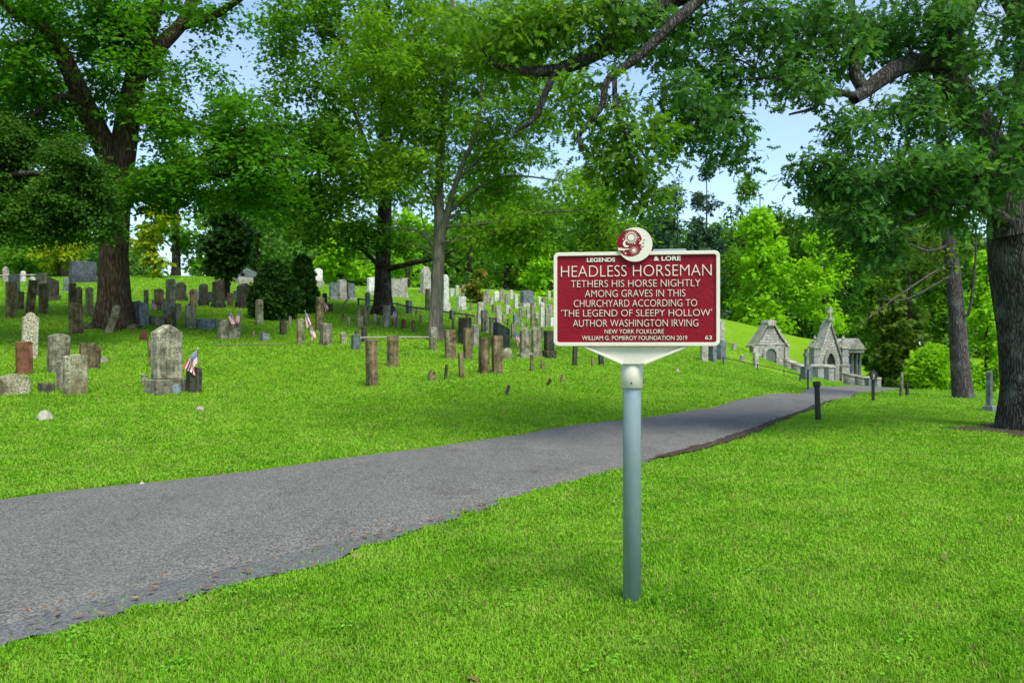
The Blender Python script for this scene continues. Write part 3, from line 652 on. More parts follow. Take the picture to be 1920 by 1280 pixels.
# --- pale forked tree, centre
big_tree('young_oak_tree', 'slender pale barked tree forking low, behind the front gravestones', [
    [(815, 637, 25.5, .24), (818, 560, 25.5, .205), (823, 470, 25.5, .19), (824, 420, 25.5, .175), (823, 350, 25.5, .145), (829, 250, 25.5, .12), (834, 170, 25.5, .1), (845, 80, 25.5, .08), (850, -60, 25.5, .05)],
    [(828, 440, 25.5, .14), (846, 375, 25.4, .11), (856, 340, 25.3, .09), (870, 300, 25.2, .07), (895, 240, 25, .07), (905, 120, 25, .05), (900, 20, 25, .03)],
    [(845, 395, 25.4, .07), (900, 350, 25, .05), (960, 330, 24.6, .035), (1060, 340, 24, .02)],
    [(838, 425, 25.4, .06), (920, 418, 24.8, .05), (1000, 400, 24.4, .035), (1110, 395, 23.8, .015)],
    [(818, 470, 25.5, .05), (795, 440, 25.3, .04), (770, 430, 25, .03), (720, 425, 24.6, .015)],
    [(822, 400, 25.5, .05), (800, 350, 25.2, .04), (760, 300, 25, .03), (700, 270, 24.8, .015)],
    [(860, 335, 25.3, .05), (920, 280, 25, .04), (980, 250, 24.6, .02)],
    [(832, 190, 25.5, .05), (790, 130, 25.2, .035), (740, 90, 25, .02)]],
    [(820, 60, 25.5, 120, 90, 2.6, 85), (760, 170, 25, 110, 80, 2.4, 75), (900, 150, 25.3, 120, 90, 2.6, 90), (1010, 210, 24.8, 110, 80, 2.2, 55), (860, 280, 25.2, 120, 70, 2.2, 60), (760, 330, 25, 100, 60, 2, 36),
     (960, 330, 24.8, 110, 60, 2, 42), (1080, 340, 24.3, 70, 45, 1.6, 18), (930, 440, 24.8, 120, 32, 1.6, 32), (1010, 430, 24.6, 60, 45, 1.5, 20), (700, 100, 25, 90, 80, 2, 45), (860, -110, 25.5, 220, 110, 4, 28), (1000, 60, 25, 110, 80, 2.6, 60)],
    LF_PALEOAK, BARK_PALE, T_OAK, .165, .6, 80, 171, dens=.72, flat=.42, upright=.62, holes=[(1075, 250, 45, 60, .08), (830, 210, 14, 60, .5), (845, 370, 40, 60, .3), (820, 420, 30, 90, .2), (828, 270, 22, 110, .35), (880, 290, 25, 60, .4), (722, 400, 20, 90, .3), (1060, 440, 40, 45, .3)], skip=.45, flare=(.75, .35),
    bare=[[(826, 455, 25.4, .04), (870, 448, 24.8, .028), (920, 440, 24.4, .018), (985, 432, 24, .008)], [(842, 410, 25.4, .03), (900, 375, 25, .02), (960, 345, 24.6, .01)],
          [(815, 480, 25.5, .03), (785, 462, 25.2, .022), (755, 458, 25, .01)], [(812, 465, 25.5, .028), (790, 400, 25.2, .02), (805, 340, 25, .01)]])

# --- great oak, right
OAKH = [(1858, 245, 45, 60, .2), (1900, 440, 60, 80, .25), (1860, 300, 40, 70, .3), (1800, 175, 55, 55, .2), (1720, 122, 65, 28, .25), (1835, 10, 32, 45, .3), (1000, 135, 60, 25, .3), (1100, 105, 60, 40, .35), (1015, 190, 20, 45, .3), (1130, 190, 30, 60, .4), (1472, 245, 58, 75, .05), (1412, 200, 34, 50, .3), (1320, 150, 35, 40, .35), (1690, 170, 45, 35, .25), (1560, 190, 50, 20, .4), (1290, 330, 60, 45, .15), (1250, 300, 80, 60, .5), (1770, 220, 45, 70, .4), (1890, 620, 120, 150, 0), (1640, 300, 30, 18, .3)]
big_tree('oak_tree', 'huge rough barked oak at the right edge spreading limbs overhead', [
    [(1938, 806, 13.1, .49), (1942, 720, 13.1, .49), (1938, 620, 13.1, .51), (1926, 500, 13.1, .55), (1924, 420, 13.1, .53), (1935, 330, 13.1, .44), (1945, 200, 13.2, .38), (1950, 50, 13.3, .34), (1960, -150, 13.5, .25), (1980, -450, 13.6, .12)],
    [(1895, 440, 12.95, .30), (1872, 330, 12.9, .27), (1846, 250, 12.8, .23), (1800, 175, 12.7, .2), (1765, 120, 12.6, .19), (1785, 50, 12.6, .18), (1830, -10, 12.6, .16), (1880, -120, 12.7, .1)],
    [(1765, 122, 12.6, .15), (1710, 118, 12.3, .14), (1660, 142, 12, .125), (1622, 172, 11.8, .1), (1600, 186, 11.7, .085)],
    [(1622, 172, 11.8, .10), (1603, 140, 11.8, .095), (1607, 80, 11.9, .085), (1598, 20, 12, .06), (1590, -60, 12, .04)],
    [(1603, 180, 11.7, .06), (1575, 173, 11.6, .05), (1510, 158, 11.4, .04), (1450, 146, 11.2, .025), (1390, 150, 11, .012)],
    [(1555, 168, 11.6, .035), (1530, 200, 11.4, .025), (1480, 215, 11.2, .015)],
    [(1945, 60, 13.3, .24), (1850, -80, 12.6, .22), (1650, -150, 12, .19), (1450, -100, 11.4, .165), (1300, -20, 11, .14), (1235, 12, 10.9, .125), (1180, 60, 10.8, .12), (1100, 108, 10.7, .1), (1045, 130, 10.6, .08), (990, 133, 10.5, .06), (930, 122, 10.4, .04), (905, 90, 10.3, .02)],
    [(1045, 130, 10.6, .055), (1022, 175, 10.5, .045), (1002, 222, 10.4, .035), (960, 250, 10.3, .015)],
    [(1380, -60, 11.2, .09), (1300, 10, 10.7, .08), (1250, 55, 10.5, .07), (1200, 105, 10.4, .06), (1140, 150, 10.3, .05), (1128, 200, 10.2, .042), (1085, 258, 10.1, .03), (1110, 290, 10.1, .012)],
    [(1152, 145, 10.3, .035), (1156, 210, 10.2, .03), (1178, 265, 10.1, .02), (1195, 330, 10, .01)],
    [(1160, 75, 10.8, .05), (1140, 30, 10.9, .045), (1120, -30, 11, .03)],
    [(1180, 62, 10.8, .045), (1130, 95, 10.6, .04), (1150, 60, 10.4, .02)],
    [(1900, 420, 12.8, .1), (1800, 370, 12, .08), (1700, 350, 11.5, .06), (1600, 340, 11.1, .03)],
    [(1880, 360, 12.7, .08), (1780, 380, 11.8, .06), (1680, 420, 11.3, .04), (1600, 440, 11, .02)],
    [(1900, 300, 12.6, .08), (1860, 290, 11.6, .05), (1830, 330, 11, .03)]],
    [(1330, 60, 11.8, 120, 90, 1.3, 66), (1320, 210, 11.2, 85, 85, 1.0, 40), (1410, 90, 11.8, 110, 100, 1.2, 48), (1380, 265, 11.2, 60, 45, .8, 17), (1560, 80, 12, 120, 95, 1.3, 70), (1700, 60, 12.4, 120, 90, 1.4, 80), (1830, 90, 12.4, 110, 120, 1.5, 85),
     (1680, 330, 11.6, 150, 60, 1.2, 75), (1800, 340, 11.8, 130, 85, 1.3, 80), (1560, 350, 11.4, 80, 32, .9, 26), (1620, 425, 11.3, 95, 45, .9, 40), (1470, 180, 11.4, 90, 40, .7, 16), (1500, 300, 11.3, 60, 30, .7, 12), (1870, 260, 11.6, 70, 110, 1, 50), (1730, 215, 12, 100, 55, 1, 36), (1600, 245, 11.5, 60, 45, .8, 20), (1640, 470, 11.2, 45, 20, .6, 7),
     (1180, 40, 11, 90, 70, 1.1, 36), (1600, -180, 12.5, 450, 120, 2.5, 16), (2120, 60, 13.2, 170, 260, 2.5, 70), (1280, 200, 10.8, 50, 80, .8, 22)],
    LF_OAK, BARK_OAK, T_OAK, .125, .27, 34, 191, dens=.86, holes=OAKH, gap=-.8, sc=.5, skip=.6, flare=(.26, .3), sides=28, tip=.006, maxr=.06, droop=.45,
    extra=[([(1050, 60, 10.8, 130, 80, 1, 75), (930, 70, 10.6, 110, 70, 1, 50), (1110, 200, 10.4, 70, 90, .8, 30), (1205, 300, 10.4, 80, 75, .8, 36), (1170, 290, 10.3, 40, 60, .7, 14), (1225, 385, 10.3, 40, 25, .6, 4)], LF_MIDOAK, .12, .28, 30, T_OAK)])

# --- leaning grey trunk on the right
big_tree('conifer_tree', 'tall grey scaly trunk with bare side limbs right of the road end', [
    [(1806, 746, 24.5, .29), (1801, 690, 24.5, .265), (1795, 600, 24.5, .235), (1785, 500, 24.5, .205), (1772, 400, 24.5, .17), (1766, 300, 24.5, .145), (1762, 180, 24.5, .14), (1760, 40, 24.5, .1), (1760, -80, 24.5, .05)],
    [(1770, 360, 24.5, .04), (1740, 420, 24, .03), (1700, 430, 23.5, .015)]],
    [(1740, 330, 24.5, 70, 60, 1.6, 22), (1700, 210, 24.5, 70, 60, 1.6, 16), (1800, 160, 24.5, 90, 120, 2, 30), (1850, 300, 24.5, 40, 80, 1.5, 14), (1760, 480, 24.2, 60, 40, 1.4, 8)],
    LF_OLIVE, BARK_PINE, T_SPRAY, .14, .55, 45, 211, gap=-.8, flare=(.2, .5), skip=.4,
    bare=[[(1780, 460, 24.5, .05), (1740, 470, 23.8, .035), (1690, 455, 23.4, .02), (1640, 470, 23, .008)], [(1790, 560, 24.5, .05), (1815, 590, 24.2, .05), (1828, 500, 24, .035), (1830, 420, 24, .02)],
          [(1784, 490, 24.5, .04), (1720, 530, 23.6, .03), (1650, 580, 23, .02), (1610, 610, 22.6, .008)], [(1775, 440, 24.5, .03), (1800, 400, 24.2, .022), (1850, 380, 24, .01)],
          [(1786, 515, 24.5, .035), (1700, 560, 23.4, .022), (1640, 560, 23, .01)], [(1770, 390, 24.5, .035), (1720, 380, 24, .022), (1660, 400, 23.4, .01)]])

# --- background trees: one thing each
def bg_tree(name, label, px, base_py, D, top, bot, hw, leafm, size, n, seed, barkm=BARK_DARK, tmpl=T_LEAF, crad=None, per=34, trunk_r=.22, shape='round', gap=-.7, flat=.7, depth=None, group='trees behind the graves', lean=0):
    c = W(px, base_py, D); zb = gz(c[0], c[1]); base_py = HOR-(zb-CAMZ)/D*F
    h = bot-top; hwm = hw/F*D; dp = depth or hwm*.8; bl = []
    rng = np.random.RandomState(seed)
    if shape == 'cone':
        for k in range(7):
            f = k/6; bl.append((px+lean*f, bot-h*(.06+.88*f), D, hw*(1.0-.88*f)+2, h*.09, dp*(1.0-.85*f)+.05, max(3, int(n*(1.05-f)/3.8))))
    else:
        m = 8
        for k in range(m):
            f = (k+.5)/m; wf = math.sqrt(max(.05, 1-(2*f-.86)**2/1.35)); 
            bl.append((px+lean*f+rng.uniform(-.42, .42)*hw*wf, bot-h*f*.96, D+rng.uniform(-.4, .4)*dp, hw*wf*rng.uniform(.55, .8), h*.15*rng.uniform(.8, 1.3), dp*.7*wf, max(3, int(n/m))))
    r = crad or max(.35, hwm*.2)
    tp = top+h*.15
    return big_tree(name, label, [[(px, base_py, D, trunk_r), (px+lean*.2, (base_py+bot)/2, D, trunk_r*.85), (px+lean*.4, bot-h*.3, D, trunk_r*.6), (px+lean*.9, tp, D, trunk_r*.15)]], bl, leafm, barkm, tmpl, size, r, per, seed, gap=gap, sc=max(.6, hwm*.35), flare=(.5, .3), skip=.2, flat=flat, group=group, snap=False, dens=.82, tip=.012, maxr=trunk_r*.5, sides=10)

bg_tree('conifer_tree', 'dark bushy conifer with two bare stems left of the yew domes', 425, 562, 36, 400, 505, 52, LF_YEW, .22, 130, 301, trunk_r=.17, tmpl=T_SPRAY, crad=.42, per=62, gap=-1.6)
bg_tree('yellow_tree', 'yellow leaved small tree glowing right of the maple trunk', 290, 515, 52, 385, 500, 45, LF_YELLOW, .34, 60, 303, trunk_r=.15)
bg_tree('yellow_shrub', 'low yellow green shrub left of the maple trunk', 110, 520, 55, 428, 500, 68, LF_YELLOW, .34, 62, 305, trunk_r=.12)
bg_tree('background_tree', 'dark leafy tree behind the white rail at far left', 45, 520, 58, 330, 512, 85, LF_MID, .4, 130, 307, trunk_r=.4)
bg_tree('background_tree', 'tall dark tree showing between the drooping layers and the maple', 120, 520, 62, 215, 440, 95, LF_MID, .4, 110, 306, trunk_r=.35)
bg_tree('background_tree', 'dark tree above the pale gap of sky right of the maple', 330, 515, 66, 240, 486, 75, LF_MID, .45, 120, 309, trunk_r=.45)
bg_tree('background_tree', 'deep green tree behind the bushy conifer', 480, 520, 78, 250, 510, 95, LF_FAR, .5, 150, 311, trunk_r=.4)
bg_tree('background_tree', 'bright fan shaped tree above the white monuments', 640, 530, 74, 425, 520, 72, LF_BRIGHT, .48, 110, 313, trunk_r=.25, tmpl=T_SPRAY)
bg_tree('background_tree', 'tall green tree filling behind the dark straight trunk', 600, 530, 95, 200, 500, 120, LF_FAR, .6, 150, 315, trunk_r=.4)
bg_tree('background_tree', 'pale green tree between the dark trunk and the pale trunk', 765, 540, 80, 400, 520, 60, LF_BRIGHT, .5, 70, 317, trunk_r=.3)
bg_tree('background_tree', 'light green spreading tree left of the red sign', 950, 560, 70, 380, 535, 95, LF_PALEOAK, .45, 150, 319, trunk_r=.35, gap=-.9)
bg_tree('background_tree', 'low green tree touching the left side of the sign', 1015, 560, 62, 440, 555, 45, LF_BRIGHT, .4, 60, 321, trunk_r=.22)
bg_tree('background_tree', 'tall oak like tree behind the pale forked trunk', 880, 550, 92, 230, 530, 110, LF_FAR, .6, 140, 323, trunk_r=.4)
bg_tree('rust_shrub', 'small shrub with rust coloured tips among pale graves', 892, 560, 50, 512, 562, 22, LF_RUST, .24, 40, 325, trunk_r=.06)
bg_tree('background_tree', 'yellowish green tree directly above the sign top', 1120, 600, 72, 330, 560, 110, LF_PALEOAK, .45, 170, 327, trunk_r=.35)
bg_tree('pine_tree', 'hazy blue green pine right of the round sign top', 1270, 610, 105, 345, 600, 75, LF_PINE, .55, 120, 329, trunk_r=.3)
bg_tree('pine_tree', 'tall thin hazy pine standing against the sky', 1325, 610, 110, 262, 590, 50, LF_PINE, .5, 260, 331, trunk_r=.28, shape='cone', gap=-.6)
bg_tree('background_tree', 'dark rounded tree top behind the bright tree', 1425, 620, 112, 325, 600, 80, LF_FAR, .6, 130, 333, trunk_r=.35)
bg_tree('background_tree', 'tall pale tree top behind the gothic tomb and the yellow green tree', 1525, 640, 112, 335, 620, 75, LF_FAR, .55, 150, 332, trunk_r=.3)
bg_tree('background_tree', 'tall hazy tree directly behind the right half of the sign', 1215, 610, 108, 320, 600, 70, LF_PINE, .55, 140, 334, trunk_r=.3)
bg_tree('background_tree', 'brightest lime green tree right of the sign', 1425, 615, 84, 385, 610, 78, LF_BRIGHT, .48, 190, 335, trunk_r=.25, tmpl=T_SPRAY, gap=-1.2)
bg_tree('background_tree', 'yellow green tree overhanging the gothic tomb', 1545, 640, 84, 440, 622, 72, LF_BRIGHT, .46, 150, 337, trunk_r=.25, gap=-1.1)
bg_tree('background_tree', 'dark tree close behind the tomb with the stone gable', 1390, 620, 94, 470, 625, 70, LF_MID, .5, 120, 339, trunk_r=.3, gap=-1.4)
bg_tree('background_tree', 'dark green tree behind the small columned tomb', 1642, 700, 74, 520, 718, 52, LF_MID, .46, 150, 341, trunk_r=.3, gap=-1.6)
bg_tree('background_tree', 'deep green low tree right of the retaining wall', 1668, 735, 62, 590, 735, 48, LF_MID, .38, 120, 343, trunk_r=.2, gap=-1.6)
bg_tree('hemlock_tree', 'olive hemlock with drooping sprays left of the grey trunk', 1705, 735, 60, 400, 700, 75, LF_OLIVE, .4, 170, 345, trunk_r=.25, tmpl=T_SPRAY, gap=-1.1)
bg_tree('background_tree', 'leafy green tree in the gap right of the grey trunk', 1850, 760, 46, 470, 760, 55, LF_BRIGHT, .32, 150, 347, trunk_r=.2, gap=-1.2)
bg_tree('background_tree', 'dark green tree behind the clipped hedge bush', 1770, 740, 66, 510, 730, 60, LF_MID, .4, 120, 349, trunk_r=.25, gap=-1.4)
bg_tree('background_tree', 'tall pale tree top above the hemlock', 1640, 720, 105, 330, 640, 85, LF_FAR, .55, 130, 351, trunk_r=.3)
bg_tree('background_tree', 'green tree beyond the oak at the far right edge', 1960, 760, 52, 300, 740, 110, LF_FAR, .4, 170, 353, trunk_r=.3)

def dome(name, label, px, base_py, D, top, hw, leafm, size, n, seed, cat='shrub', pw=1.0):
    c = W(px, base_py, D); zb = gz(c[0], c[1]); rng = np.random.RandomState(seed)
    base = np.array([c[0], c[1], zb]); H = CAMZ+(HOR-top)/F*D-zb; rw = hw/F*D
    t = thing(name, label, cat, Vector(base))
    a = rng.rand(n)*6.283; v = rng.rand(n)**pw; rr = rw*np.sqrt(np.clip(1-v**1.9, 0, 1))*(.86+.14*rng.rand(n))*np.where(v < .15, .75+v*1.6, 1)
    rr *= 1+.07*np.sin(a*5+v*9)+.06*np.sin(a*9-v*14+1)+.05*rng.randn(n)
    C = np.stack([np.cos(a)*rr, np.sin(a)*rr, v*H*.96+.05], 1)
    ins = rng.rand(n//3, 3); C2 = np.stack([(ins[:, 0]-.5)*rw*1.1, (ins[:, 1]-.5)*rw*1.1, ins[:, 2]*H*.75+.05], 1)
    leaves('crown', np.concatenate([C, C2]), rw*.15, 42, size, T_SPRAY, leafm, t, seed, .8, .15, .25)
    parts = [tube_arrays(np.array([[0, 0, -.15], [.02, 0, H*.4], [0, .03, H*.8]]), [.11, .08, .03], 8)]
    for k in range(14):
        q = C[rng.randint(n)]; parts.append(tube_arrays(np.array([[0, 0, q[2]*.5], q*.6+np.array([0, 0, q[2]*.2]), q]), [.035, .02, .008], 5))
    V, Q = join(parts); np_mesh('trunk', V, [Q], BARK_DARK, t, smooth=True); return t
dome('yew_shrub', 'front one of two dense dark yew domes', 513, 604, 28.5, 492, 40, LF_YEW, .12, 420, 401)
dome('yew_shrub', 'dark yew dome partly hidden behind the front dome', 567, 596, 31, 480, 25, LF_YEW2, .12, 330, 403)
dome('hedge_shrub', 'bright lime clipped bush at the end of the road', 1752, 731, 36, 654, 48, LF_BRIGHT, .22, 360, 405, pw=.75)

def woods():
    rng = np.random.RandomState(77); C = []; T = []
    pxs = np.linspace(-500, 2500, 260)
    for i, px in enumerate(pxs):
        D = rng.uniform(112, 160)
        top = 395+45*math.sin(px*.011)+30*math.sin(px*.031+1)+rng.uniform(-20, 40)
        for a, b, tt in ((255, 395, 530), (1440, 1560, 420), (1240, 1400, 430)):
            if a < px < b: top = tt+rng.uniform(-10, 25)
        b = W(px, 600, D); zb = gz(b[0], b[1]); zt = CAMZ+(HOR-top)/F*D
        if zt < zb+1.5: continue
        n = int(10+(zt-zb)*1.3)
        z = zb+(zt-zb)*rng.rand(n)**.8
        C.append(np.stack([b[0]+rng.randn(n)*2.0, b[1]+rng.randn(n)*2, z], 1))
        T.append(tube_arrays(np.array([[b[0], b[1], zb-.2], [b[0]+.2, b[1], zb+(zt-zb)*.85]]), [.3, .08], 6, 3.0))
    C = np.concatenate(C)
    o = leaves('distant_woods', C, 1.9, 30, 1.0, T_LEAF, LF_FAR, None, 78, .8, .2, .4)
    tag(o, 'mass of green woods closing the view behind the cemetery', 'woods', kind='stuff')
woods()

def weeds():
    rng = np.random.RandomState(21); n = 480
    px = rng.uniform(-200, 2100, n); D = np.exp(rng.uniform(math.log(2.9), math.log(15), n)); x, y = (px-960)/F*D, D
    k = ~(inside(ROADP, x, y) | inside(APRP, x, y)) & (wave(np.stack([x, y, 0*x], 1), 8, 1.2) > .1); x, y = x[k], y[k]
    C = np.stack([x, y, height(x, y)+.022], 1)
    o = leaves('clover_patch', C, rng.uniform(.04, .13, len(C)), 26, .017, [(0, 0), (.42, .3), (.38, .8), (0, 1), (-.38, .8), (-.42, .3)], LF_CLOVER, None, 22, .14, .05, .85)
    tag(o, 'small clover and weeds growing in the mown lawn', 'clover', kind='stuff')
    q = []
    for _ in range(45):
        D_ = math.exp(rng.uniform(math.log(3), math.log(22))); X = (rng.uniform(0, 1920)-960)/F*D_
        if not inside(ROADP, np.array([X]), np.array([D_]))[0]: q.append((X, D_, gz(X, D_)+.035))
    o = leaves('scattered_leaves', np.array(q), .03, 1, .05, T_LEAF, LITTER, None, 23, .1, 0, .8)
    tag(o, 'a few dry leaves scattered on the lawn', 'leaves', kind='stuff')
weeds()

# ------------------------------------------------------------------ gravestones
def outline(shape, w, h, rng):
    a = w/2; p = [(-a, 0)]
    if shape == 'flat': p += [(-a, h), (a, h)]
    elif shape == 'round':
        for k in range(13): t = math.pi*(1-k/12); p.append((a*math.cos(t), h-a*.95+a*.95*math.sin(t)))
    elif shape == 'low':
        for k in range(9): t = k/8; p.append((-a+w*t, h-w*.13+w*.13*math.sin(math.pi*t)))
    elif shape == 'shoulder':
        s = w*.2; r = a-s; p += [(-a, h-r*1.15), (-a+s, h-r*1.0)]
        for k in range(1, 10): t = math.pi*(1-k/10); p.append((r*math.cos(t), h-r+r*math.sin(t)))
        p += [(a-s, h-r*1.0), (a, h-r*1.15)]
    elif shape == 'peak': p += [(-a, h-w*.28), (0, h), (a, h-w*.28)]
    elif shape == 'slant': p += [(-a, h), (a, h-w*.42)]
    elif shape == 'gothic':
        for k in range(7): t = k/6; p.append((-a+a*t, h-w*.75+w*.75*math.sin(t*math.pi/2)))
        for k in range(1, 7): t = k/6; p.append((a*t, h-w*.75*(1-math.cos(t*math.pi/2))))
    elif shape == 'broken':
        n = 7
        for k in range(n): p.append((-a+w*k/(n-1), h-abs(rng.gauss(0, .05))*h-(.06*h if k % 2 else 0)))
    elif shape == 'stub': p += [(-a, h*.55), (-a*.3, h), (a*.5, h*.8), (a*.95, h*.4)]
    p.append((a, 0)); return p
def stone_bm(shape, w, h, t, rng, sink=.2):
    bm = bmesh.new(); o = outline(shape, w, h, rng); o = [(o[0][0], -sink)] + o[1:-1] + [(o[-1][0], -sink)]
    j = min(w, h)*.012; o = [(x+rng.gauss(0, j), z+(rng.gauss(0, j) if z > 0 else 0)) for x, z in o]
    add_prism(bm, o, -t/2, t/2); bmesh.ops.remove_doubles(bm, verts=bm.verts, dist=1e-4)
    return bm
SEED = [500]
def dims(px0, px1, top, base, yaw, tr):
    p = hit((px0+px1)/2, base); D = p[1]; h = (base-top)/F*D; wp = (px1-px0)/F*D; t = tr if tr else .15
    yaw = yaw+math.atan(((px0+px1)/2-960)/F)
    w = max(.08, (wp-t*abs(math.sin(yaw)))/math.cos(yaw)); return p, D, h, w, t
def stone(px0, px1, top, base, shape, m, label, yaw=None, lean=0, pitch=0, t=None, name='headstone', cat='headstone', group='headstones on the slope'):
    SEED[0] += 1; rng = random.Random(SEED[0])
    yaw = (48 if px0 < 480 else 38 if px0 < 800 else 30) if yaw is None else yaw+14
    yaw += rng.uniform(-4, 4); p, D, h, w, t = dims(px0, px1, top, base, R(yaw), t)
    if lean: w = max(.06, w - abs(math.sin(R(lean)))*h*.9); h = h/math.cos(R(lean))
    t = min(t, w*.8) if t < .3 else t
    o = bm_obj(name, stone_bm(shape, w, h, t, rng), m, None, bevel=min(.014, w*.06))
    o.location = p; o.location.z = gz(p[0], p[1])-.01
    o.rotation_euler = (R(pitch+rng.uniform(-3, 3)), R(lean+rng.uniform(-1.2, 1.2)), R(yaw))
    return tag(o, label, cat, group)
def monument(px0, px1, top, base, m, label, shape='peak', bh=.2, bw=1.3, yaw=28, depth=.5, basem=None, cap=None, name='monument', group='monuments on bases'):
    """base block and shaft; px0..px1 is the shaft's width"""
    SEED[0] += 1; rng = random.Random(SEED[0])
    p = hit((px0+px1)/2, base); D = p[1]; H = (base-top)/F*D; wp = (px1-px0)/F*D; y = R(yaw+(20 if px0 < 480 else 8)); q = y+math.atan(((px0+px1)/2-960)/F)
    w = wp/(math.cos(q)+depth*abs(math.sin(q))); t = w*depth; b = bh*H
    r = thing(name, label, 'monument', Vector((p[0], p[1], gz(p[0], p[1]))), y, group)
    bm = bmesh.new(); add_box(bm, -w*bw/2, w*bw/2, -t/2-w*(bw-1)/2, t/2+w*(bw-1)/2, -.2, b); bm_obj('base', bm, basem or m, r, bevel=.015)
    bm = bmesh.new(); o = outline(shape, w, H-b, rng); add_prism(bm, [(x, z+b+.002) for x, z in o], -t/2, t/2); bm_obj('shaft', bm, m, r, bevel=.015)
    if cap:
        bm = bmesh.new(); add_box(bm, -w*.58, w*.58, -t*.5-w*.08, t*.5+w*.08, H+.002, H+.08*H); bm_obj('cap', bm, m, r, bevel=.012)
    return r
S = stone
# front left cluster
S(-8, 54, 700, 739, 'low', LICHEN, 'low wide round topped lichened stone at the left edge, nearest the road', t=.14)
S(31, 60, 640, 702, 'flat', RED, 'rust red sandstone slab at the left edge')
S(39, 71, 585, 672, 'shoulder', CRUST, 'shouldered headstone crusted all over with pale lichen', lean=3)
S(91, 128, 625, 697, 'low', GREY, 'broad tan grey slab behind the round lichened stone')
S(147, 186, 640, 692, 'broken', BROWN, 'squat slab with a broken flat top, right of the tan slab', lean=2)
S(104, 121, 678, 730, 'flat', GREY, 'narrow pale stone tucked left of the round lichened headstone')
S(72, 101, 717, 734, 'flat', DARK, 'low dark block lying beside the narrow pale stone', t=.3, name='footstone')
S(121, 162, 663, 739, 'low', LICHEN, 'round topped lichened headstone, front of the left cluster', t=.13)
monument(285, 341, 609, 735, GREY, 'large peaked grey monument on a broad stone base near the front', 'peak', .19, 1.32, 38, .42)
S(349, 378, 684, 735, 'broken', DARK, 'dark stump like stone behind the front flag', t=.2)
S(321, 340, 719, 737, 'round', BLUE, 'tiny round footstone before the large peaked monument', name='footstone', t=.08)
S(265, 276, 702, 720, 'flat', LICHEN, 'tiny tan stub left of the large monument base', name='footstone', t=.08)
S(278, 288, 637, 687, 'flat', BROWN, 'thin leaning slab half hidden behind the large peaked monument', lean=-4)
# around the maple
S(190, 217, 571, 624, 'round', LICHEN, 'tan round headstone leaning right against the maple roots', lean=17)
S(130, 155, 566, 626, 'round', BROWN, 'round brown headstone just left of the maple roots')
S(161, 175, 538, 593, 'round', LICHEN, 'upright narrow round stone beside the maple trunk')
S(142, 154, 537, 582, 'shoulder', BROWN, 'dark brown shouldered slab second left of the maple trunk')
S(128, 141, 530, 582, 'flat', BROWN, 'flat topped brown slab, leftmost of the row by the maple')
S(176, 186, 536, 590, 'round', LICHEN, 'thin pale stone touching the left side of the maple trunk', lean=4)
S(11, 30, 528, 595, 'flat', BROWN, 'tall brown slab nearest the left edge below the rail')
S(32, 44, 546, 581, 'flat', BROWN, 'short brown slab between two tall brown slabs')
S(45, 65, 524, 590, 'flat', BROWN, 'tall brown slab leaning slightly right at far left', lean=4)
S(73, 90, 531, 588, 'low', BROWN, 'tall narrow brown slab left of the dark flared monument')
S(17, 36, 513, 552, 'low', GREEN, 'dark rounded stone behind the leftmost brown slab', t=.3)
S(69, 88, 510, 554, 'broken', DARK, 'rough topped dark stone behind the narrow brown slab', t=.35)
monument(90, 110, 520, 564, DARK, 'dark monument with a slanted top and flared base', 'slant', .24, 1.25, 35, .6)
monument(119, 129, 522, 546, BLUE, 'small dark block monument with a pale top left of the maple', 'flat', .15, 1.2, 30, .7)
monument(39, 48, 508, 528, WHITE, 'stubby white monument standing in the white rail', 'round', .2, 1.2, 30, .7)
S(56, 65, 518, 531, 'round', WHITE, 'little white rounded stone below the white rail')
S(5, 17, 499, 527, 'gothic', PALE, 'pale arched stone at the very left edge')
# right of the maple
S(248, 279, 564, 609, 'slant', BLUE, 'grey tomb slab with slanting top right of the maple roots', yaw=38, t=.5)
S(269, 279, 543, 572, 'flat', DARK, 'small dark post stone above the slanting grey tomb', t=.2)
S(290, 308, 541, 582, 'low', BROWN, 'brown slab right of the first small flag')
monument(311, 329, 523, 598, GREY, 'tall square grey green shaft on a stepped base', 'low', .35, 1.5, 35, .8)
monument(329, 349, 529, 564, DARK, 'dark round topped monument behind the square shaft', 'round', .2, 1.25, 28, .5)
S(303, 317, 559, 583, 'low', GREY, 'small grey stone at the foot of the brown slab')
S(328, 340, 569, 600, 'flat', LICHEN, 'squat tan stone right of the stepped shaft')
S(356, 369, 541, 577, 'round', BROWN, 'brown round headstone left of the pair of peaked monuments')
S(369, 378, 543, 566, 'flat', BLUE, 'grey stone tight behind the brown round headstone')
monument(373, 390, 531, 574, DARK, 'smaller peaked dark monument left of the tallest peaked one', 'peak', .28, 1.2, 30, .7)
monument(398, 421, 524, 577, DARK, 'tallest peaked dark monument under the bushy conifer', 'peak', .16, 1.2, 32, .8)
S(389, 402, 547, 567, 'flat', GREEN, 'low dark block between the two peaked monuments', t=.3)
S(426, 437, 549, 574, 'flat', BROWN, 'narrow brown slab in front of the conifer stems')
S(437, 445, 545, 561, 'low', PALE, 'small pale edged stone behind the conifer stems')
monument(444, 472, 531, 577, DARK, 'wide dark monument on a base left of the yew domes', 'peak', .24, 1.22, 32, .7)
S(348, 368, 568, 615, 'round', GREY, 'pale round topped headstone in front of the stepped shaft')
S(368, 405, 598, 615, 'flat', BLUE, 'long low grey block right of the pale round headstone', yaw=40, t=.5, name='footstone')
S(280, 308, 592, 609, 'flat', GREY, 'low grey block right of the slanting tomb', yaw=38, t=.4, name='footstone')
S(308, 321, 595, 609, 'flat', BROWN, 'small brown block beside the dark post', name='footstone')
S(321, 333, 584, 616, 'flat', DARK, 'dark post like stone above the large peaked monument', t=.25)
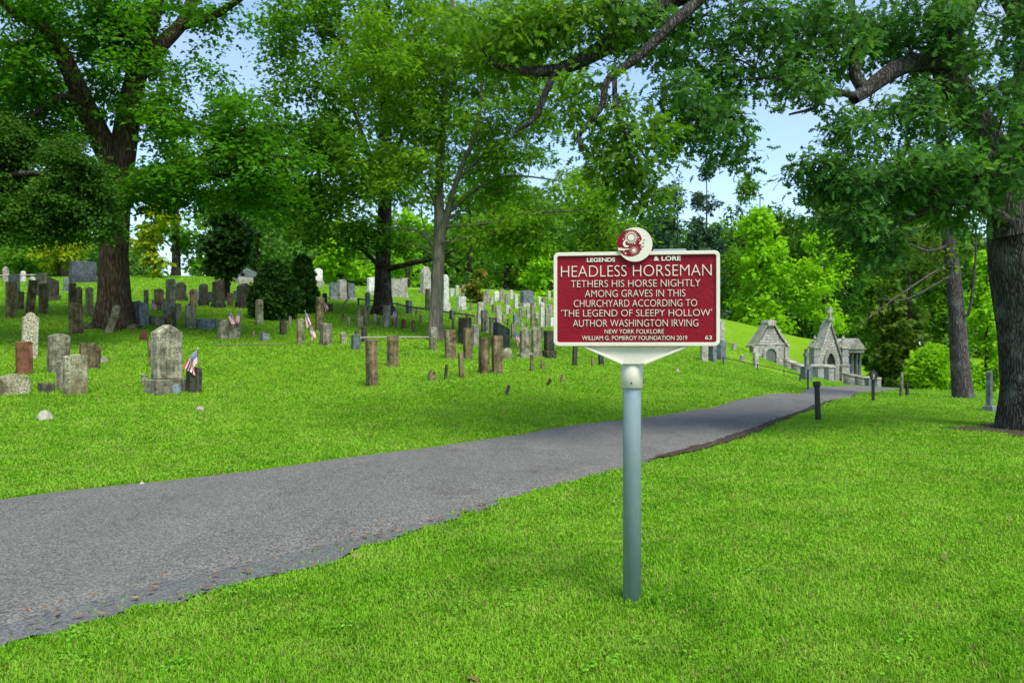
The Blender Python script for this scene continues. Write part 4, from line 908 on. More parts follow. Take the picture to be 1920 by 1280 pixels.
S(409, 449, 596, 635, 'broken', GREY, 'wide chipped grey slab with two flags', yaw=22, t=.22)
S(471, 479, 620, 633, 'flat', BROWN, 'tiny brown marker alone on the grass right of the chipped slab', name='footstone')
S(262, 279, 618, 637, 'stub', RED, 'low reddish broken stump below the slanting tomb', name='footstone')
S(479, 494, 561, 608, 'low', LICHEN, 'tall pale slab standing before the front yew dome')
S(487, 505, 622, 638, 'slant', BLUE, 'small grey wedge sunk in the grass below the yew domes', name='footstone', t=.3)
S(524, 538, 598, 627, 'round', DARK, 'short dark round stone in front of the yew domes')
S(556, 570, 597, 646, 'flat', LICHEN, 'narrow tan stone left of the pair of drooping flags')
S(599, 622, 605, 647, 'low', GREY, 'thick dark grey slab right of the drooping flags', t=.22)
S(590, 607, 557, 620, 'flat', BROWN, 'tall brown slab at the right edge of the yew domes', lean=1)
S(604, 614, 549, 584, 'round', DARK, 'dark round stone peeping right of the tall brown slab')
S(637, 651, 622, 644, 'round', LICHEN, 'small mottled round stone left of the blue grey stone')
S(658, 675, 626, 655, 'low', BLUE, 'short blue grey stone left of the front brown slab')
S(664, 677, 619, 645, 'low', BROWN, 'brown stone just behind the short blue grey stone')
S(677, 690, 612, 641, 'flat', DARK, 'dark upright stone behind the wooden rail')
S(686, 710, 636, 723, 'flat', BROWN, 'tall streaked brown slab standing alone nearest the road')
S(725, 748, 629, 687, 'flat', BROWN, 'broad streaked brown slab right of the tall lone one')
S(668, 681, 577, 613, 'low', LICHEN, 'left one of two brown slabs before the dark straight trunk')
S(680, 693, 573, 610, 'flat', BROWN, 'right one of two brown slabs before the dark straight trunk')
S(716, 731, 572, 613, 'flat', PALE, 'pale slab leaning at the right of the dark straight trunk', lean=3)
S(734, 747, 585, 613, 'low', GREY, 'small grey stone behind the flag by the dark trunk')
S(752, 762, 598, 616, 'low', RED, 'small orange brown stone right of the dark trunk flag')
S(771, 780, 600, 624, 'flat', BROWN, 'thin brown post stone left of the pale forked trunk')
S(615, 624, 569, 586, 'flat', DARK, 'small black stone right of the yew domes', t=.12)
S(630, 646, 555, 578, 'flat', LICHEN, 'toppled stone leaning steeply below the white monuments', lean=38, name='footstone')
# white monuments beyond
monument(617, 633, 530, 562, BLUE, 'blue grey block monument, left of three', 'flat', .18, 1.25, 30, .6, PALE)
monument(632, 650, 524, 562, PALE, 'tall pale block monument, middle of three', 'low', .12, 1.15, 35, .7, PALE)
monument(650, 666, 532, 563, BLUE, 'blue grey block monument, right of three', 'flat', .16, 1.25, 30, .6, PALE)
monument(588, 605, 503, 537, WHITE, 'white capped monument on the skyline right of the yews', 'peak', .3, 1.3, 30, .8, PALE)
monument(688, 705, 520, 552, WHITE, 'bright white tomb block left of the dark trunk', 'low', .2, 1.15, 30, .7, PALE)
monument(730, 764, 524, 557, PALE, 'long pale grey tomb block right of the dark trunk', 'flat', .12, 1.1, 20, .5)
monument(751, 764, 522, 552, PALE, 'pale square pillar behind the long grey tomb', 'flat', .15, 1.15, 30, .8)
monument(788, 808, 500, 550, PALE, 'pale pointed obelisk half hidden by the pale trunk', 'gothic', .14, 1.3, 30, .8)
monument(828, 842, 515, 586, WHITE, 'white tapering monument just right of the pale trunk', 'gothic', .25, 1.35, 30, .8, WHITE)
S(796, 806, 541, 579, 'flat', DARK, 'dark slab just left of the pale trunk', t=.2)
monument(856, 874, 556, 580, WHITE, 'white box tomb under the rust tipped shrub', 'flat', .15, 1.12, 25, .6)
S(893, 907, 566, 608, 'low', PALE, 'tall pale slab left of the dark green slate')
S(902, 917, 580, 623, 'low', GREY, 'grey slab overlapping the tall pale slab')
S(929, 941, 572, 606, 'low', PALE, 'whitish slab above the dark green slate')
S(917, 927, 594, 629, 'flat', GREY, 'narrow grey slab at the left side of the green slate')
S(923, 956, 603, 652, 'slant', GREEN, 'large dark green slate with a sloping top', yaw=34, t=.25)
S(858, 884, 594, 645, 'low', DARK, 'dark thick slab behind the two brown slabs', yaw=36, t=.4)
S(834, 856, 618, 673, 'flat', BROWN, 'streaked brown slab, first right of the pale trunk')
S(868, 887, 615, 673, 'flat', BROWN, 'streaked brown slab, second right of the pale trunk')
S(859, 872, 661, 708, 'flat', BROWN, 'thin brown stone below the two streaked slabs')
S(896, 918, 631, 700, 'broken', BROWN, 'cracked brown slab with a ragged top')
S(921, 944, 629, 700, 'flat', BROWN, 'smooth reddish brown slab right of the cracked one')
S(804, 819, 612, 657, 'low', LICHEN, 'tan stone standing against the pale forked trunk')
S(801, 819, 693, 713, 'stub', BROWN, 'pointed brown stub in the grass below the pale trunk', name='footstone')
S(828, 841, 682, 711, 'round', DARK, 'small dark stone leaning right beside the pointed stub', lean=10, name='footstone')
monument(974, 995, 614, 671, GREY, 'left one of two round topped stones on plinths by the sign', 'round', .16, 1.3, 24, .4)
monument(996, 1015, 611, 669, GREY, 'right one of two round topped stones on plinths by the sign', 'round', .14, 1.2, 24, .4)
monument(1019, 1040, 620, 671, DARK, 'dark pedestal partly hidden by the left edge of the sign', 'flat', .28, 1.35, 28, .7)
S(992, 1002, 664, 696, 'low', BROWN, 'thin brown marker below the round topped pair', name='footstone')
S(1012, 1022, 674, 692, 'flat', BROWN, 'tiny brown marker left of the sign corner', name='footstone')
S(942, 954, 722, 741, 'flat', DARK, 'dark sliver leaning steeply near the road', lean=22, name='footstone')
S(1021, 1031, 710, 722, 'flat', DARK, 'dark chip leaning in the grass left of the sign', lean=30, name='footstone')
S(1045, 1058, 701, 718, 'flat', BROWN, 'brown chip leaning just below the sign corner', lean=12, name='footstone')
S(885, 898, 608, 649, 'low', PALE, 'pale grey slab between the brown slab and the cracked slab')
S(957, 967, 606, 635, 'flat', GREY, 'narrow grey stone behind the pinkish faded flag')
S(842, 853, 581, 600, 'flat', BLUE, 'square rail post stone right of the pale trunk', t=.3, name='stone_post', cat='post', group='stone rail posts')
S(760, 773, 563, 588, 'flat', BLUE, 'square rail post stone left of the pale trunk', t=.3, name='stone_post', cat='post', group='stone rail posts')
S(726, 736, 559, 578, 'flat', BLUE, 'square rail post stone hidden by the dark trunk', t=.3, name='stone_post', cat='post', group='stone rail posts')
S(684, 694, 548, 576, 'low', BLUE, 'blue grey stone above the two brown slabs')
monument(975, 1001, 544, 575, BLUE, 'wide blue grey monument in the far rows', 'low', .2, 1.2, 28, .5, PALE)
S(1011, 1021, 566, 612, 'round', WHITE, 'thin white post with a ball like top near the sign')
S(1021, 1029, 577, 613, 'low', PALE, 'pale narrow stone just right of the thin white post')
S(994, 1003, 568, 612, 'flat', GREY, 'grey post stone left of the thin white post')
S(961, 973, 588, 611, 'low', BLUE, 'grey stone right of the green slate top')
tiny = [(910, 918, 542, 566), (926, 936, 546, 564), (936, 945, 541, 566), (946, 955, 550, 571), (964, 972, 551, 579), (865, 872, 533, 556), (853, 861, 535, 553), (1008, 1014, 556, 573), (1016, 1024, 557, 574), (1027, 1036, 570, 592), (947, 957, 572, 588), (972, 984, 575, 596),
        (986, 996, 578, 598), (1030, 1040, 595, 612), (905, 913, 552, 572), (918, 926, 556, 574), (843, 851, 540, 556), (1002, 1010, 585, 602), (1026, 1033, 545, 562), (955, 962, 543, 560)]
for k, (a, b, c, d) in enumerate(tiny):
    S(a, b, c, d, ['low', 'round', 'flat', 'round'][k % 4], [PALE, WHITE, GREY][k % 3], 'tiny pale headstone in the crowded far rows left of the sign', group='tiny pale headstones in the far rows')
monument(133, 178, 491, 529, SHADED_SLATE, 'big blue grey tomb block on the skyline left of the maple trunk', 'flat', .25, 1.06, 20, .6)
monument(441, 484, 497, 531, BLUE, 'pale blue grey tomb with sloping top beside the bushy conifer', 'slant', .3, 1.05, 20, .6, PALE)
tan = [(846, 853, 596, 622), (872, 879, 585, 604), (888, 894, 590, 607), (909, 916, 600, 624), (941, 948, 588, 604), (949, 955, 596, 612), (964, 970, 612, 634), (975, 982, 598, 613), (985, 991, 604, 622), (1003, 1009, 596, 614), (1014, 1021, 613, 634),
       (861, 867, 574, 588), (880, 886, 568, 583), (921, 927, 570, 586), (955, 961, 575, 589), (700, 706, 588, 604), (707, 713, 594, 610), (640, 646, 588, 604), (650, 657, 594, 612), (541, 547, 592, 608), (786, 792, 588, 606), (778, 784, 576, 590), (743, 749, 566, 578), (703, 709, 562, 574)]
for k, (a, b, c, d) in enumerate(tan):
    S(a, b, c, d, ['flat', 'low', 'round'][k % 3], [LICHEN, BROWN, GREY, PALE][k % 4], 'small slim tan headstone packed among larger stones in the middle rows', group='small slim tan headstones in the middle rows')
# beside and below the sign
S(1070, 1084, 640, 686, 'flat', DARK, 'dark post stone under the left part of the sign', t=.2)
S(1107, 1116, 671, 685, 'flat', BROWN, 'tiny brown marker under the sign bracket', name='footstone')
S(1120, 1134, 655, 684, 'flat', GREEN, 'dark slab under the sign bracket left of the pole', t=.2)
S(1312, 1328, 620, 677, 'flat', PALE, 'pale slab at the lower right corner of the sign')
S(1328, 1344, 625, 678, 'flat', BLUE, 'blue grey slab right beside the sign corner', t=.3)
monument(1343, 1359, 600, 676, PALE, 'pale statue pedestal emerging right of the sign', 'gothic', .5, 1.3, 30, .8, BLUE)
S(1372, 1381, 642, 655, 'round', PALE, 'small pale marker uphill left of the gabled tomb')
S(1387, 1397, 664, 677, 'round', PALE, 'small pale marker downhill left of the gabled tomb')
S(1411, 1423, 657, 689, 'round', PALE, 'pillar shaped stone before the gabled tomb corner', t=.25)
# right lawn
S(1684, 1694, 718, 743, 'low', GREY, 'left one of two small stones at the road end', t=.2)
S(1696, 1706, 718, 742, 'low', DARK, 'right one of two small stones at the road end', t=.2)
S(1689, 1694, 697, 738, 'flat', GREY, 'thin tall stone between the two small stones at the road end', t=.1)
monument(1849, 1861, 696, 771, BLUE, 'slim grey column on a stepped base beside the oak', 'flat', .14, 1.9, 30, .9)

# cross before the gothic tomb
def cross(px, top, base, D, label, m, wpx, ped=.45):
    c = W(px, base, D); zb = gz(c[0], c[1]); H = (base-top)/F*D; w_ = wpx/F*D
    t = thing('stone_cross', label, 'cross', Vector((c[0], c[1], zb)), R(30))
    bm = bmesh.new(); add_box(bm, -w_*.75, w_*.75, -w_*.5, w_*.5, -.3, H*ped); bm_obj('base', bm, m, t, bevel=.02)
    bm = bmesh.new(); a = w_*.2; z0 = H*ped+.002; za = H*.82
    add_prism(bm, [(-a*1.3, z0), (-a, za-a), (-w_*.5, za-a), (-w_*.5, za+a), (-a, za+a), (-a, H), (a, H), (a, za+a), (w_*.5, za+a), (w_*.5, za-a), (a, za-a), (a*1.3, z0)], -a, a); bm_obj('shaft', bm, m, t, bevel=.015)
cross(1512, 659, 718, 44, 'grey stone cross on a block before the gothic tomb', BLUE, 13)

# boulders
def boulder(px, top, base, wpx, label, m=ROCK, seed=0, name='boulder', flat=1.0):
    p = hit(px, base); D = p[1]; rng = np.random.RandomState(seed); bm = bmesh.new(); bmesh.ops.create_icosphere(bm, subdivisions=3, radius=1)
    sx, sz = wpx/F*D/2, (base-top)/F*D*1.15
    for v in bm.verts:
        d = 1+.16*math.sin(v.co.x*3.1+seed)+.12*math.sin(v.co.y*4.3+v.co.z*2+seed*2)+rng.randn()*.03
        v.co = Vector((v.co.x*sx*d, v.co.y*sx*.75*d, max(-.12, v.co.z*sz*d*.8+sz*.12)))
    o = bm_obj(name, bm, m, None, True); o.location = p; o.location.z = gz(p[0], p[1])-.01
    tag(o, label, 'rock', 'rocks in the grass')
boulder(84, 771, 787, 32, 'large white rock in the grass at left', ROCK, 1)
boulder(375, 762, 770, 18, 'flat white rock in the grass below the front flag', ROCK, 2)
boulder(268, 903, 911, 14, 'white pebble like rock at the far road edge', ROCK, 3)
boulder(191, 666, 679, 20, 'dark mossy rock right of the squat broken slab', GREY, 4)
boulder(951, 650, 673, 18, 'lichened rock below the green slate', LICHEN, 5)
boulder(247, 608, 618, 22, 'tan rock at the right foot of the maple', BROWN, 6)
boulder(1270, 692, 697, 9, 'small pale rock on the bank right of the pole', ROCK, 7)
boulder(340, 545, 552, 34, 'flat pale outcrop on the lit grass behind the graves', LICHEN, 8)

# ------------------------------------------------------------------ rails
def rail(name, label, pts, r, m, lift, cat='railing', posts=False, group=None):
    P = []
    for px, py in pts:
        p = hit(px, py); P.append((p[0], p[1], gz(p[0], p[1])+lift))
    P = np.array(P); b = P[0].copy(); b[2] -= lift
    t = thing(name, label, cat, Vector(b), 0, group)
    V, Q = tube_arrays(P-b, [r]*len(P), 8, .6); np_mesh('pipe', V, [Q], m, t, smooth=True)
    if posts:
        for p in P:
            V, Q = tube_arrays(np.array([[p[0], p[1], p[2]-lift-.2], [p[0], p[1], p[2]+.05]])-b, [r*1.3, r*1.3], 8); np_mesh('post', V, [Q], m, t, smooth=True)
rail('pipe_rail', 'low dark pipe rail before the white monuments', [(672, 573), (730, 580), (765, 588), (846, 600), (930, 612)], .035, RAILM, .32, posts=True)
rail('wooden_rail', 'thin pale rail between stones left of the pale trunk', [(668, 652), (730, 650), (812, 650)], .022, WOODP, .28, posts=True)
rail('pipe_rail', 'thin dark pipe rail on the bank below the gabled tomb', [(1356, 684), (1420, 694), (1470, 705), (1500, 716)], .022, RAILM, .30, posts=True)
rail('white_rail', 'white rail fence behind the graves at far left', [(-40, 533), (36, 531), (72, 530)], .045, PALE, .45, posts=True)
rail('fallen_branch', 'long dry branch lying in the grass between the flags', [(400, 650), (470, 648), (535, 648)], .013, STICK, .03, 'branch')

# ------------------------------------------------------------------ flags
FLAGM, _t, _b = new_mat('striped flag cloth')
_u = N(_t, 'UVMap'); _s = N(_t, 'SeparateXYZ'); L(_t, _u.outputs[0], _s.inputs[0])
_m1 = N(_t, 'Math', operation='MULTIPLY'); _m1.inputs[1].default_value = 6.5; L(_t, _s.outputs[1], _m1.inputs[0]); _fr = N(_t, 'Math', operation='FRACT'); L(_t, _m1.outputs[0], _fr.inputs[0])
_gt = N(_t, 'Math', operation='GREATER_THAN'); _gt.inputs[1].default_value = .5; L(_t, _fr.outputs[0], _gt.inputs[0])
_st = mixc(_t, _gt.outputs[0], (.48, .03, .05), (.75, .72, .72))
_ca = N(_t, 'Math', operation='LESS_THAN'); _ca.inputs[1].default_value = .42; L(_t, _s.outputs[0], _ca.inputs[0])
_cb = N(_t, 'Math', operation='LESS_THAN'); _cb.inputs[1].default_value = .54; L(_t, _s.outputs[1], _cb.inputs[0])
_cc = N(_t, 'Math', operation='MULTIPLY'); L(_t, _ca.outputs[0], _cc.inputs[0]); L(_t, _cb.outputs[0], _cc.inputs[1])
_mp = N(_t, 'Mapping'); _mp.inputs['Scale'].default_value = (24, 17, 1); L(_t, _u.outputs[0], _mp.inputs[0])
_vo = N(_t, 'TexVoronoi'); _vo.inputs['Scale'].default_value = 1; _vo.inputs['Randomness'].default_value = 0; L(_t, _mp.outputs[0], _vo.inputs['Vector'])
_ls = N(_t, 'Math', operation='LESS_THAN'); _ls.inputs[1].default_value = .28; L(_t, _vo.outputs['Distance'], _ls.inputs[0])
_bl = mixc(_t, _ls.outputs[0], (.02, .035, .13), (.7, .7, .72))
L(_t, mixc(_t, _cc.outputs[0], _st, _bl), _b.inputs['Base Color']); _b.inputs['Roughness'].default_value = .8
def flag(px, top, bot, wpx, label, base=None, side=1, seed=0, D=None):
    base = base or bot+24
    p = hit(px, base); D = D or p[1]; zb = gz(p[0], p[1])
    ht = CAMZ+(HOR-top)/F*D-zb; h = (bot-top)/F*D; w_ = wpx/F*D
    t = thing('small_flag', label, 'flag', Vector((p[0], p[1], zb)), 0, 'small striped flags at the graves')
    V, Q = tube_arrays(np.array([[0, 0, -.15], [.005, 0, ht*.5], [0, 0, ht+.02]]), [.006]*3, 6, .5); np_mesh('pole', V, [Q], STICK, t, smooth=True)
    bm = bmesh.new(); bmesh.ops.create_icosphere(bm, subdivisions=2, radius=.014, matrix=Matrix.Translation((0, 0, ht+.03))); bm_obj('finial', bm, CREAM, t, True)
    nu, nv = 22, 12; G = np.zeros((nv+1, nu+1, 3)); UV = np.zeros((nv+1, nu+1, 2)); rng = np.random.RandomState(seed); ph = rng.rand()*6
    for j in range(nv+1):
        for i in range(nu+1):
            u, v = i/nu, j/nv
            x = side*(.005+w_*(u**.75)*(1.0-.55*v) - w_*.25*u*u*v); z = ht - h*.50*v*(1-.35*u) - h*(.62*u**1.15) - h*.06*math.sin(v*7)*u
            y = .045*math.sin(v*9+ph+u*2.5)*u*(w_/.2) + .02*math.sin(u*7+ph)
            G[j, i] = (x, y-.006, z); UV[j, i] = (u, v)
    i = (np.arange(nv)[:, None]*(nu+1)+np.arange(nu)[None]).ravel()
    o = np_mesh('cloth', G.reshape(-1, 3), [np.stack([i, i+1, i+nu+2, i+nu+1], 1)], FLAGM, t, smooth=True, uv=UV.reshape(-1, 2))
    md = o.modifiers.new('thickness', 'SOLIDIFY'); md.thickness = .0015
flag(371, 656, 708, 25, 'nearest flag, drooping in front of the dark stump like stone', 738, -1, 1)
flag(285, 561, 586, 11, 'flag beside the slanting grey tomb right of the maple', 600, 1, 2)
flag(429, 583, 615, 13, 'flag drooping on the left half of the wide chipped slab', 637, 1, 3)
flag(451, 582, 613, 11, 'flag at the right end of the wide chipped slab', 637, -1, 4)
flag(572, 585, 621, 12, 'upper flag of the pair by the narrow tan stone', 648, 1, 5)
flag(582, 611, 641, 11, 'lower flag of the pair by the narrow tan stone', 650, 1, 6)
flag(744, 579, 603, 10, 'flag standing right of the dark straight trunk', 615, -1, 7)
flag(967, 622, 652, 11, 'faded pinkish flag between the green slate and the round topped pair', 656, 1, 8)
flag(608, 566, 586, 8, 'small flag behind the tall brown slab at the yews', 590, 1, 9)

# ------------------------------------------------------------------ tombs
def place(name, label, px, base, D, yaw, cat='tomb'):
    c = W(px, base, D); zb = gz(c[0], c[1])
    return thing(name, label, cat, Vector((c[0], c[1], zb)), R(yaw))
def arch_pts(w, h, pointed, n=8, inset=0.0):
    a = w/2; s = h-(a*1.5 if pointed else a); p = [(-a, -.2)]
    if pointed:
        for k in range(n+1): t = k/n; p.append((-a+a*t, s+(h-s)*math.sin(t*math.pi/2)**.85))
        for k in range(1, n+1): t = 1-k/n; p.append((a-a*t, s+(h-s)*math.sin(t*math.pi/2)**.85))
    else:
        for k in range(2*n+1): t = math.pi*(1-k/(2*n)); p.append((a*math.cos(t), s+a*math.sin(t)))
    p.append((a, -.2)); return p
def ring_prism(bm, outer, inner, y0, y1):
    n = len(outer); A = [[bm.verts.new((p[0], y, p[1])) for p in pts] for pts in (outer, inner) for y in (y0, y1)]
    oF, oB, iF, iB = A
    for i in range(n-1):
        bm.faces.new([oF[i], oF[i+1], iF[i+1], iF[i]]); bm.faces.new([oB[i+1], oB[i], iB[i], iB[i+1]])
        bm.faces.new([oF[i+1], oF[i], oB[i], oB[i+1]]); bm.faces.new([iF[i], iF[i+1], iB[i+1], iB[i]])
    bm.faces.new([oF[0], iF[0], iB[0], oB[0]]); bm.faces.new([iF[-1], oF[-1], oB[-1], iB[-1]])
# gabled tomb in the hillside
t = place('gabled_tomb', 'rough stone gabled tomb set into the grassy hillside', 1445, 688, 58, 9)
hw, H, dp = 1.22, 3.35, .9
bm = bmesh.new(); add_prism(bm, [(-hw, -.9), (-hw, 1.55), (-hw*.55, 2.15), (-.18, 3.0), (.18, 3.0), (hw*.55, 2.15), (hw, 1.55), (hw, -.9)], 0, dp); bm_obj('wall', bm, BLOCKS, t)
for s in (-1, 1):
    bm = bmesh.new(); add_prism(bm, [(s*(hw+.24), 1.44), (s*(hw+.10), 1.50), (s*.75, 2.24), (s*.22, 3.12), (s*.22, 3.30), (s*.80, 2.42), (s*(hw+.12), 1.68), (s*(hw+.26), 1.58)], -.14, dp+.02); bm_obj('roof_slab', bm, PALE, t, bevel=.015)
bm = bmesh.new(); add_prism(bm, [(-.30, 3.0), (-.34, 3.22), (-.24, 3.42), (.24, 3.42), (.34, 3.22), (.30, 3.0)], -.2, dp); bm_obj('ridge_cap', bm, PALE, t, bevel=.02)
bm = bmesh.new(); add_box(bm, -hw*.95, hw*.95, -.05, -.002, 1.62, 1.78); bm_obj('string_course', bm, PALE, t, bevel=.01)
bm = bmesh.new(); ring_prism(bm, arch_pts(1.25, 1.62, False), arch_pts(.78, 1.36, False), -.12, -.003); bm_obj('arch_surround', bm, PALE, t)
d = bm_obj('door', (lambda b: (add_prism(b, arch_pts(.76, 1.34, False), -.03, -.004), b)[1])(bmesh.new()), GREEND, t)
for s in (-1, 1):
    bm = bmesh.new(); add_box(bm, s*hw-.16, s*hw+.16, -.14, -.004, -.9, 1.46); bm_obj('corner_buttress', bm, BLOCKS, t, bevel=.02)
bm = bmesh.new(); add_lathe(bm, [(.16, 3.43), (.10, 3.55), (.18, 3.66), (.14, 3.8), (.05, 3.95), (.0, 4.0)], 12, (0, dp*.9, -.55)); bm_obj('urn', bm, PALE, t, True)
# gothic tomb
t = place('gothic_tomb', 'steep pointed gothic tomb with pinnacles and a stone cross on top', 1556, 712, 60, 18)
bm = bmesh.new(); add_prism(bm, [(-.95, -.9), (-.95, 1.55), (0, 4.05), (.95, 1.55), (.95, -.9)], 0, .8); bm_obj('wall', bm, BLOCKS, t)
for s in (-1, 1):
    bm = bmesh.new(); add_prism(bm, [(s*1.08, 1.32), (s*.97, 1.58), (0, 4.12), (0, 4.42), (s*1.12, 1.52)], -.14, .82); bm_obj('roof_slab', bm, PALE, t, bevel=.012)
bm = bmesh.new(); ring_prism(bm, arch_pts(1.15, 2.35, True), arch_pts(.72, 1.95, True), -.16, -.003); bm_obj('arch_surround', bm, PALE, t)
d = bm_obj('doorway_shade', (lambda b: (add_prism(b, arch_pts(.70, 1.93, True), -.03, -.004), b)[1])(bmesh.new()), DARKIN, t)  # flat near-black panel painting the shade inside the arch, no recess behind
bm = bmesh.new(); add_box(bm, -.33, .33, -.075, -.034, -.2, 1.0); bm_obj('door', bm, DOORM, t, bevel=.008)
bm = bmesh.new(); add_box(bm, -.24, .24, -.2, .2, 4.38, 4.55); add_prism(bm, [(-.1, 4.55), (-.07, 4.98), (-.27, 4.98), (-.27, 5.16), (-.08, 5.16), (-.09, 5.42), (.09, 5.42), (.08, 5.16), (.27, 5.16), (.27, 4.98), (.07, 4.98), (.1, 4.55)], -.09, .09); bm_obj('cross', bm, PALE, t, bevel=.015)
for s in (-1, 1):
    for yy in ((-.25,) if s < 0 else (-.25,)):
        X = s*1.28; bm = bmesh.new(); add_box(bm, X-.36, X+.36, yy, yy+.7, -.9, .95); bm_obj('buttress', bm, BLOCKS, t, bevel=.02)
        bm = bmesh.new(); add_box(bm, X-.28, X+.28, yy+.06, yy+.64, .95, 2.35); pin = bm_obj('pinnacle', bm, ASHLAR, t, bevel=.02)
        bm = bmesh.new(); add_prism(bm, [(X-.42, .96), (X-.30, 1.14), (X+.30, 1.14), (X+.42, .96)], yy-.06, yy+.76); bm_obj('ledge', bm, PALE, pin, bevel=.015)
        bm = bmesh.new(); add_box(bm, X-.32, X+.32, yy+.03, yy+.67, 1.75, 1.84); bm_obj('band', bm, PALE, pin, bevel=.01)
        bm = bmesh.new(); add_prism(bm, [(X-.38, 2.3), (X-.36, 2.42), (X, 2.85), (X+.36, 2.42), (X+.38, 2.3)], yy, yy+.7); add_lathe(bm, [(.09, 2.78), (.05, 2.92), (.12, 3.02), (.10, 3.12), (.04, 3.22), (0, 3.3)], 10, (X, yy+.35, 0)); bm_obj('cap', bm, PALE, pin)
# small columned tomb
t = place('columned_tomb', 'small grey tomb with columns and a sloping stone roof, rightmost', 1604, 708, 66, 34)
bm = bmesh.new(); add_box(bm, -1.0, 1.0, .55, 3.0, -1.0, 2.1); bm_obj('wall', bm, ASHLAR, t)
bm = bmesh.new(); add_box(bm, -1.12, 1.12, -.1, 3.05, 2.1, 2.36); bm_obj('entablature', bm, PALE, t, bevel=.02)
bm = bmesh.new(); add_prism(bm, [(-1.22, 2.37), (-1.22, 2.46), (-.12, 3.3), (.12, 3.3), (1.22, 2.46), (1.22, 2.37)], -.2, 3.15); bm_obj('roof', bm, PALE, t, bevel=.02)
for s in (-.82, -.3, .3, .82):
    bm = bmesh.new(); add_lathe(bm, [(.19, -.6), (.19, .02), (.14, .06), (.125, 1.9), (.18, 2.0), (.18, 2.097)], 14, (s, .15, 0)); bm_obj('column', bm, BLUE, t, True)
bm = bmesh.new(); add_box(bm, -.38, .38, .5, .548, -.6, 1.75); bm_obj('door', bm, GREEND, t, bevel=.008)
# retaining wall with pillars
def wall_run(label, pts, D0, D1, h, name='retaining_wall'):
    n = len(pts); P = []
    for k, (px, py) in enumerate(pts):
        D = D0+(D1-D0)*k/(n-1); c = W(px, py, D); P.append(c)
    b = P[0].copy(); t = thing(name, label, 'wall', Vector(b))
    for nm, hh0, hh1, th, m in (('wall', -1.6, h, .35, BLOCKS), ('coping', h+.002, h+.12, .5, PALE)):
        V, Q = [], []
        for p, q in zip(P, P[1:]):
            p, q = p-b, q-b; dr = (q-p)[:2]; dr = dr/np.linalg.norm(dr); nrm = np.array([-dr[1], dr[0]])*th/2; i = len(V)
            for e in (p, q):
                for sgn in (-1, 1):
                    for z in (hh0, hh1): V.append((e[0]+nrm[0]*sgn, e[1]+nrm[1]*sgn, e[2]+z))
            Q += [(i, i+1, i+5, i+4), (i+2, i+6, i+7, i+3), (i+1, i+3, i+7, i+5), (i, i+4, i+6, i+2), (i, i+2, i+3, i+1), (i+4, i+5, i+7, i+6)]
        np_mesh(nm, np.array(V), [np.array(Q)], m, t)
wall_run('sloping stone retaining wall with pale coping between the tombs', [(1474, 690), (1490, 698), (1512, 706)], 57, 53, .55)
wall_run('stone retaining wall with coping descending to the road at right', [(1586, 716), (1610, 722), (1632, 728)], 56, 50, .5)
def pillar(px, top, base, D, wpx, label, m=ASHLAR):
    c = W(px, base, D); zb = gz(c[0], c[1]); zb = min(zb, c[2]+.1); H = (CAMZ+(HOR-top)/F*D)-zb; w_ = wpx/F*D/2
    t = thing('gate_pillar', label, 'pillar', Vector((c[0], c[1], zb)), R(30), 'stone pillars by the tombs')
    bm = bmesh.new(); add_box(bm, -w_*.85, w_*.85, -w_*.85, w_*.85, -.4, H*.8); bm_obj('shaft', bm, m, t, bevel=.015)
    bm = bmesh.new(); add_prism(bm, [(-w_, H*.8+.002), (-w_, H*.88), (-w_*.5, H), (w_*.5, H), (w_, H*.88), (w_, H*.8+.002)], -w_, w_); bm_obj('cap', bm, PALE, t, bevel=.015)
pillar(1533, 683, 711, 53, 19, 'left one of two squat capped pillars before the gothic tomb')
pillar(1553, 683, 713, 54, 18, 'right one of two squat capped pillars before the gothic tomb')
pillar(1628, 705, 729, 50, 11, 'dark capped pillar behind the oval marker post', BLUE)
pillar(1644, 707, 729, 49, 13, 'pale low pillar ending the wall at the road')
# iron pole before the tombs
# ------------------------------------------------------------------ posts by the road
p = hit(1534, 788); D = p[1]; t = thing('iron_post', 'dark iron stub post with a flared top at the road edge', 'post', Vector((p[0], p[1], gz(p[0], p[1]))))
H = 73/F*D; bm = bmesh.new(); add_lathe(bm, [(.055, -.2), (.05, H*.25), (.045, H*.8), (.05, H*.86)], 14); o = bm_obj('shaft', bm, RAILM, t, True)
bm = bmesh.new(); add_lathe(bm, [(.05, H*.86+.002), (.066, H*.9), (.068, H*.99), (.05, H)], 14); bm_obj('cap', bm, RAILM, t, True)
t.rotation_euler = (0, R(-2), 0)
p = hit(1637, 752); D = p[1]; t = thing('marker_post', 'black post with an oval sign plate on the lawn by the road', 'sign', Vector((p[0], p[1], gz(p[0], p[1]))), R(-3))
H = 62/F*D; bm = bmesh.new(); add_box(bm, -.035, .035, -.02, .02, -.2, H*.62); bm_obj('post', bm, IRON, t, bevel=.006)
bm = bmesh.new(); a_, b_ = .092, .135; zc = H*.62+b_*.9
add_prism(bm, [(a_*math.cos(k/24*2*math.pi), zc+b_*math.sin(k/24*2*math.pi)) for k in range(24)], -.048, -.022); pl = bm_obj('oval_plate', bm, IRON, t, bevel=.004)
bm = bmesh.new(); ring_prism(bm, [(a_*.92*math.cos(k/24*2*math.pi), zc+b_*.92*math.sin(k/24*2*math.pi)) for k in range(25)], [(a_*.8*math.cos(k/24*2*math.pi), zc+b_*.82*math.sin(k/24*2*math.pi)) for k in range(25)], -.052, -.0485); bm_obj('rim', bm, RAILM, pl)
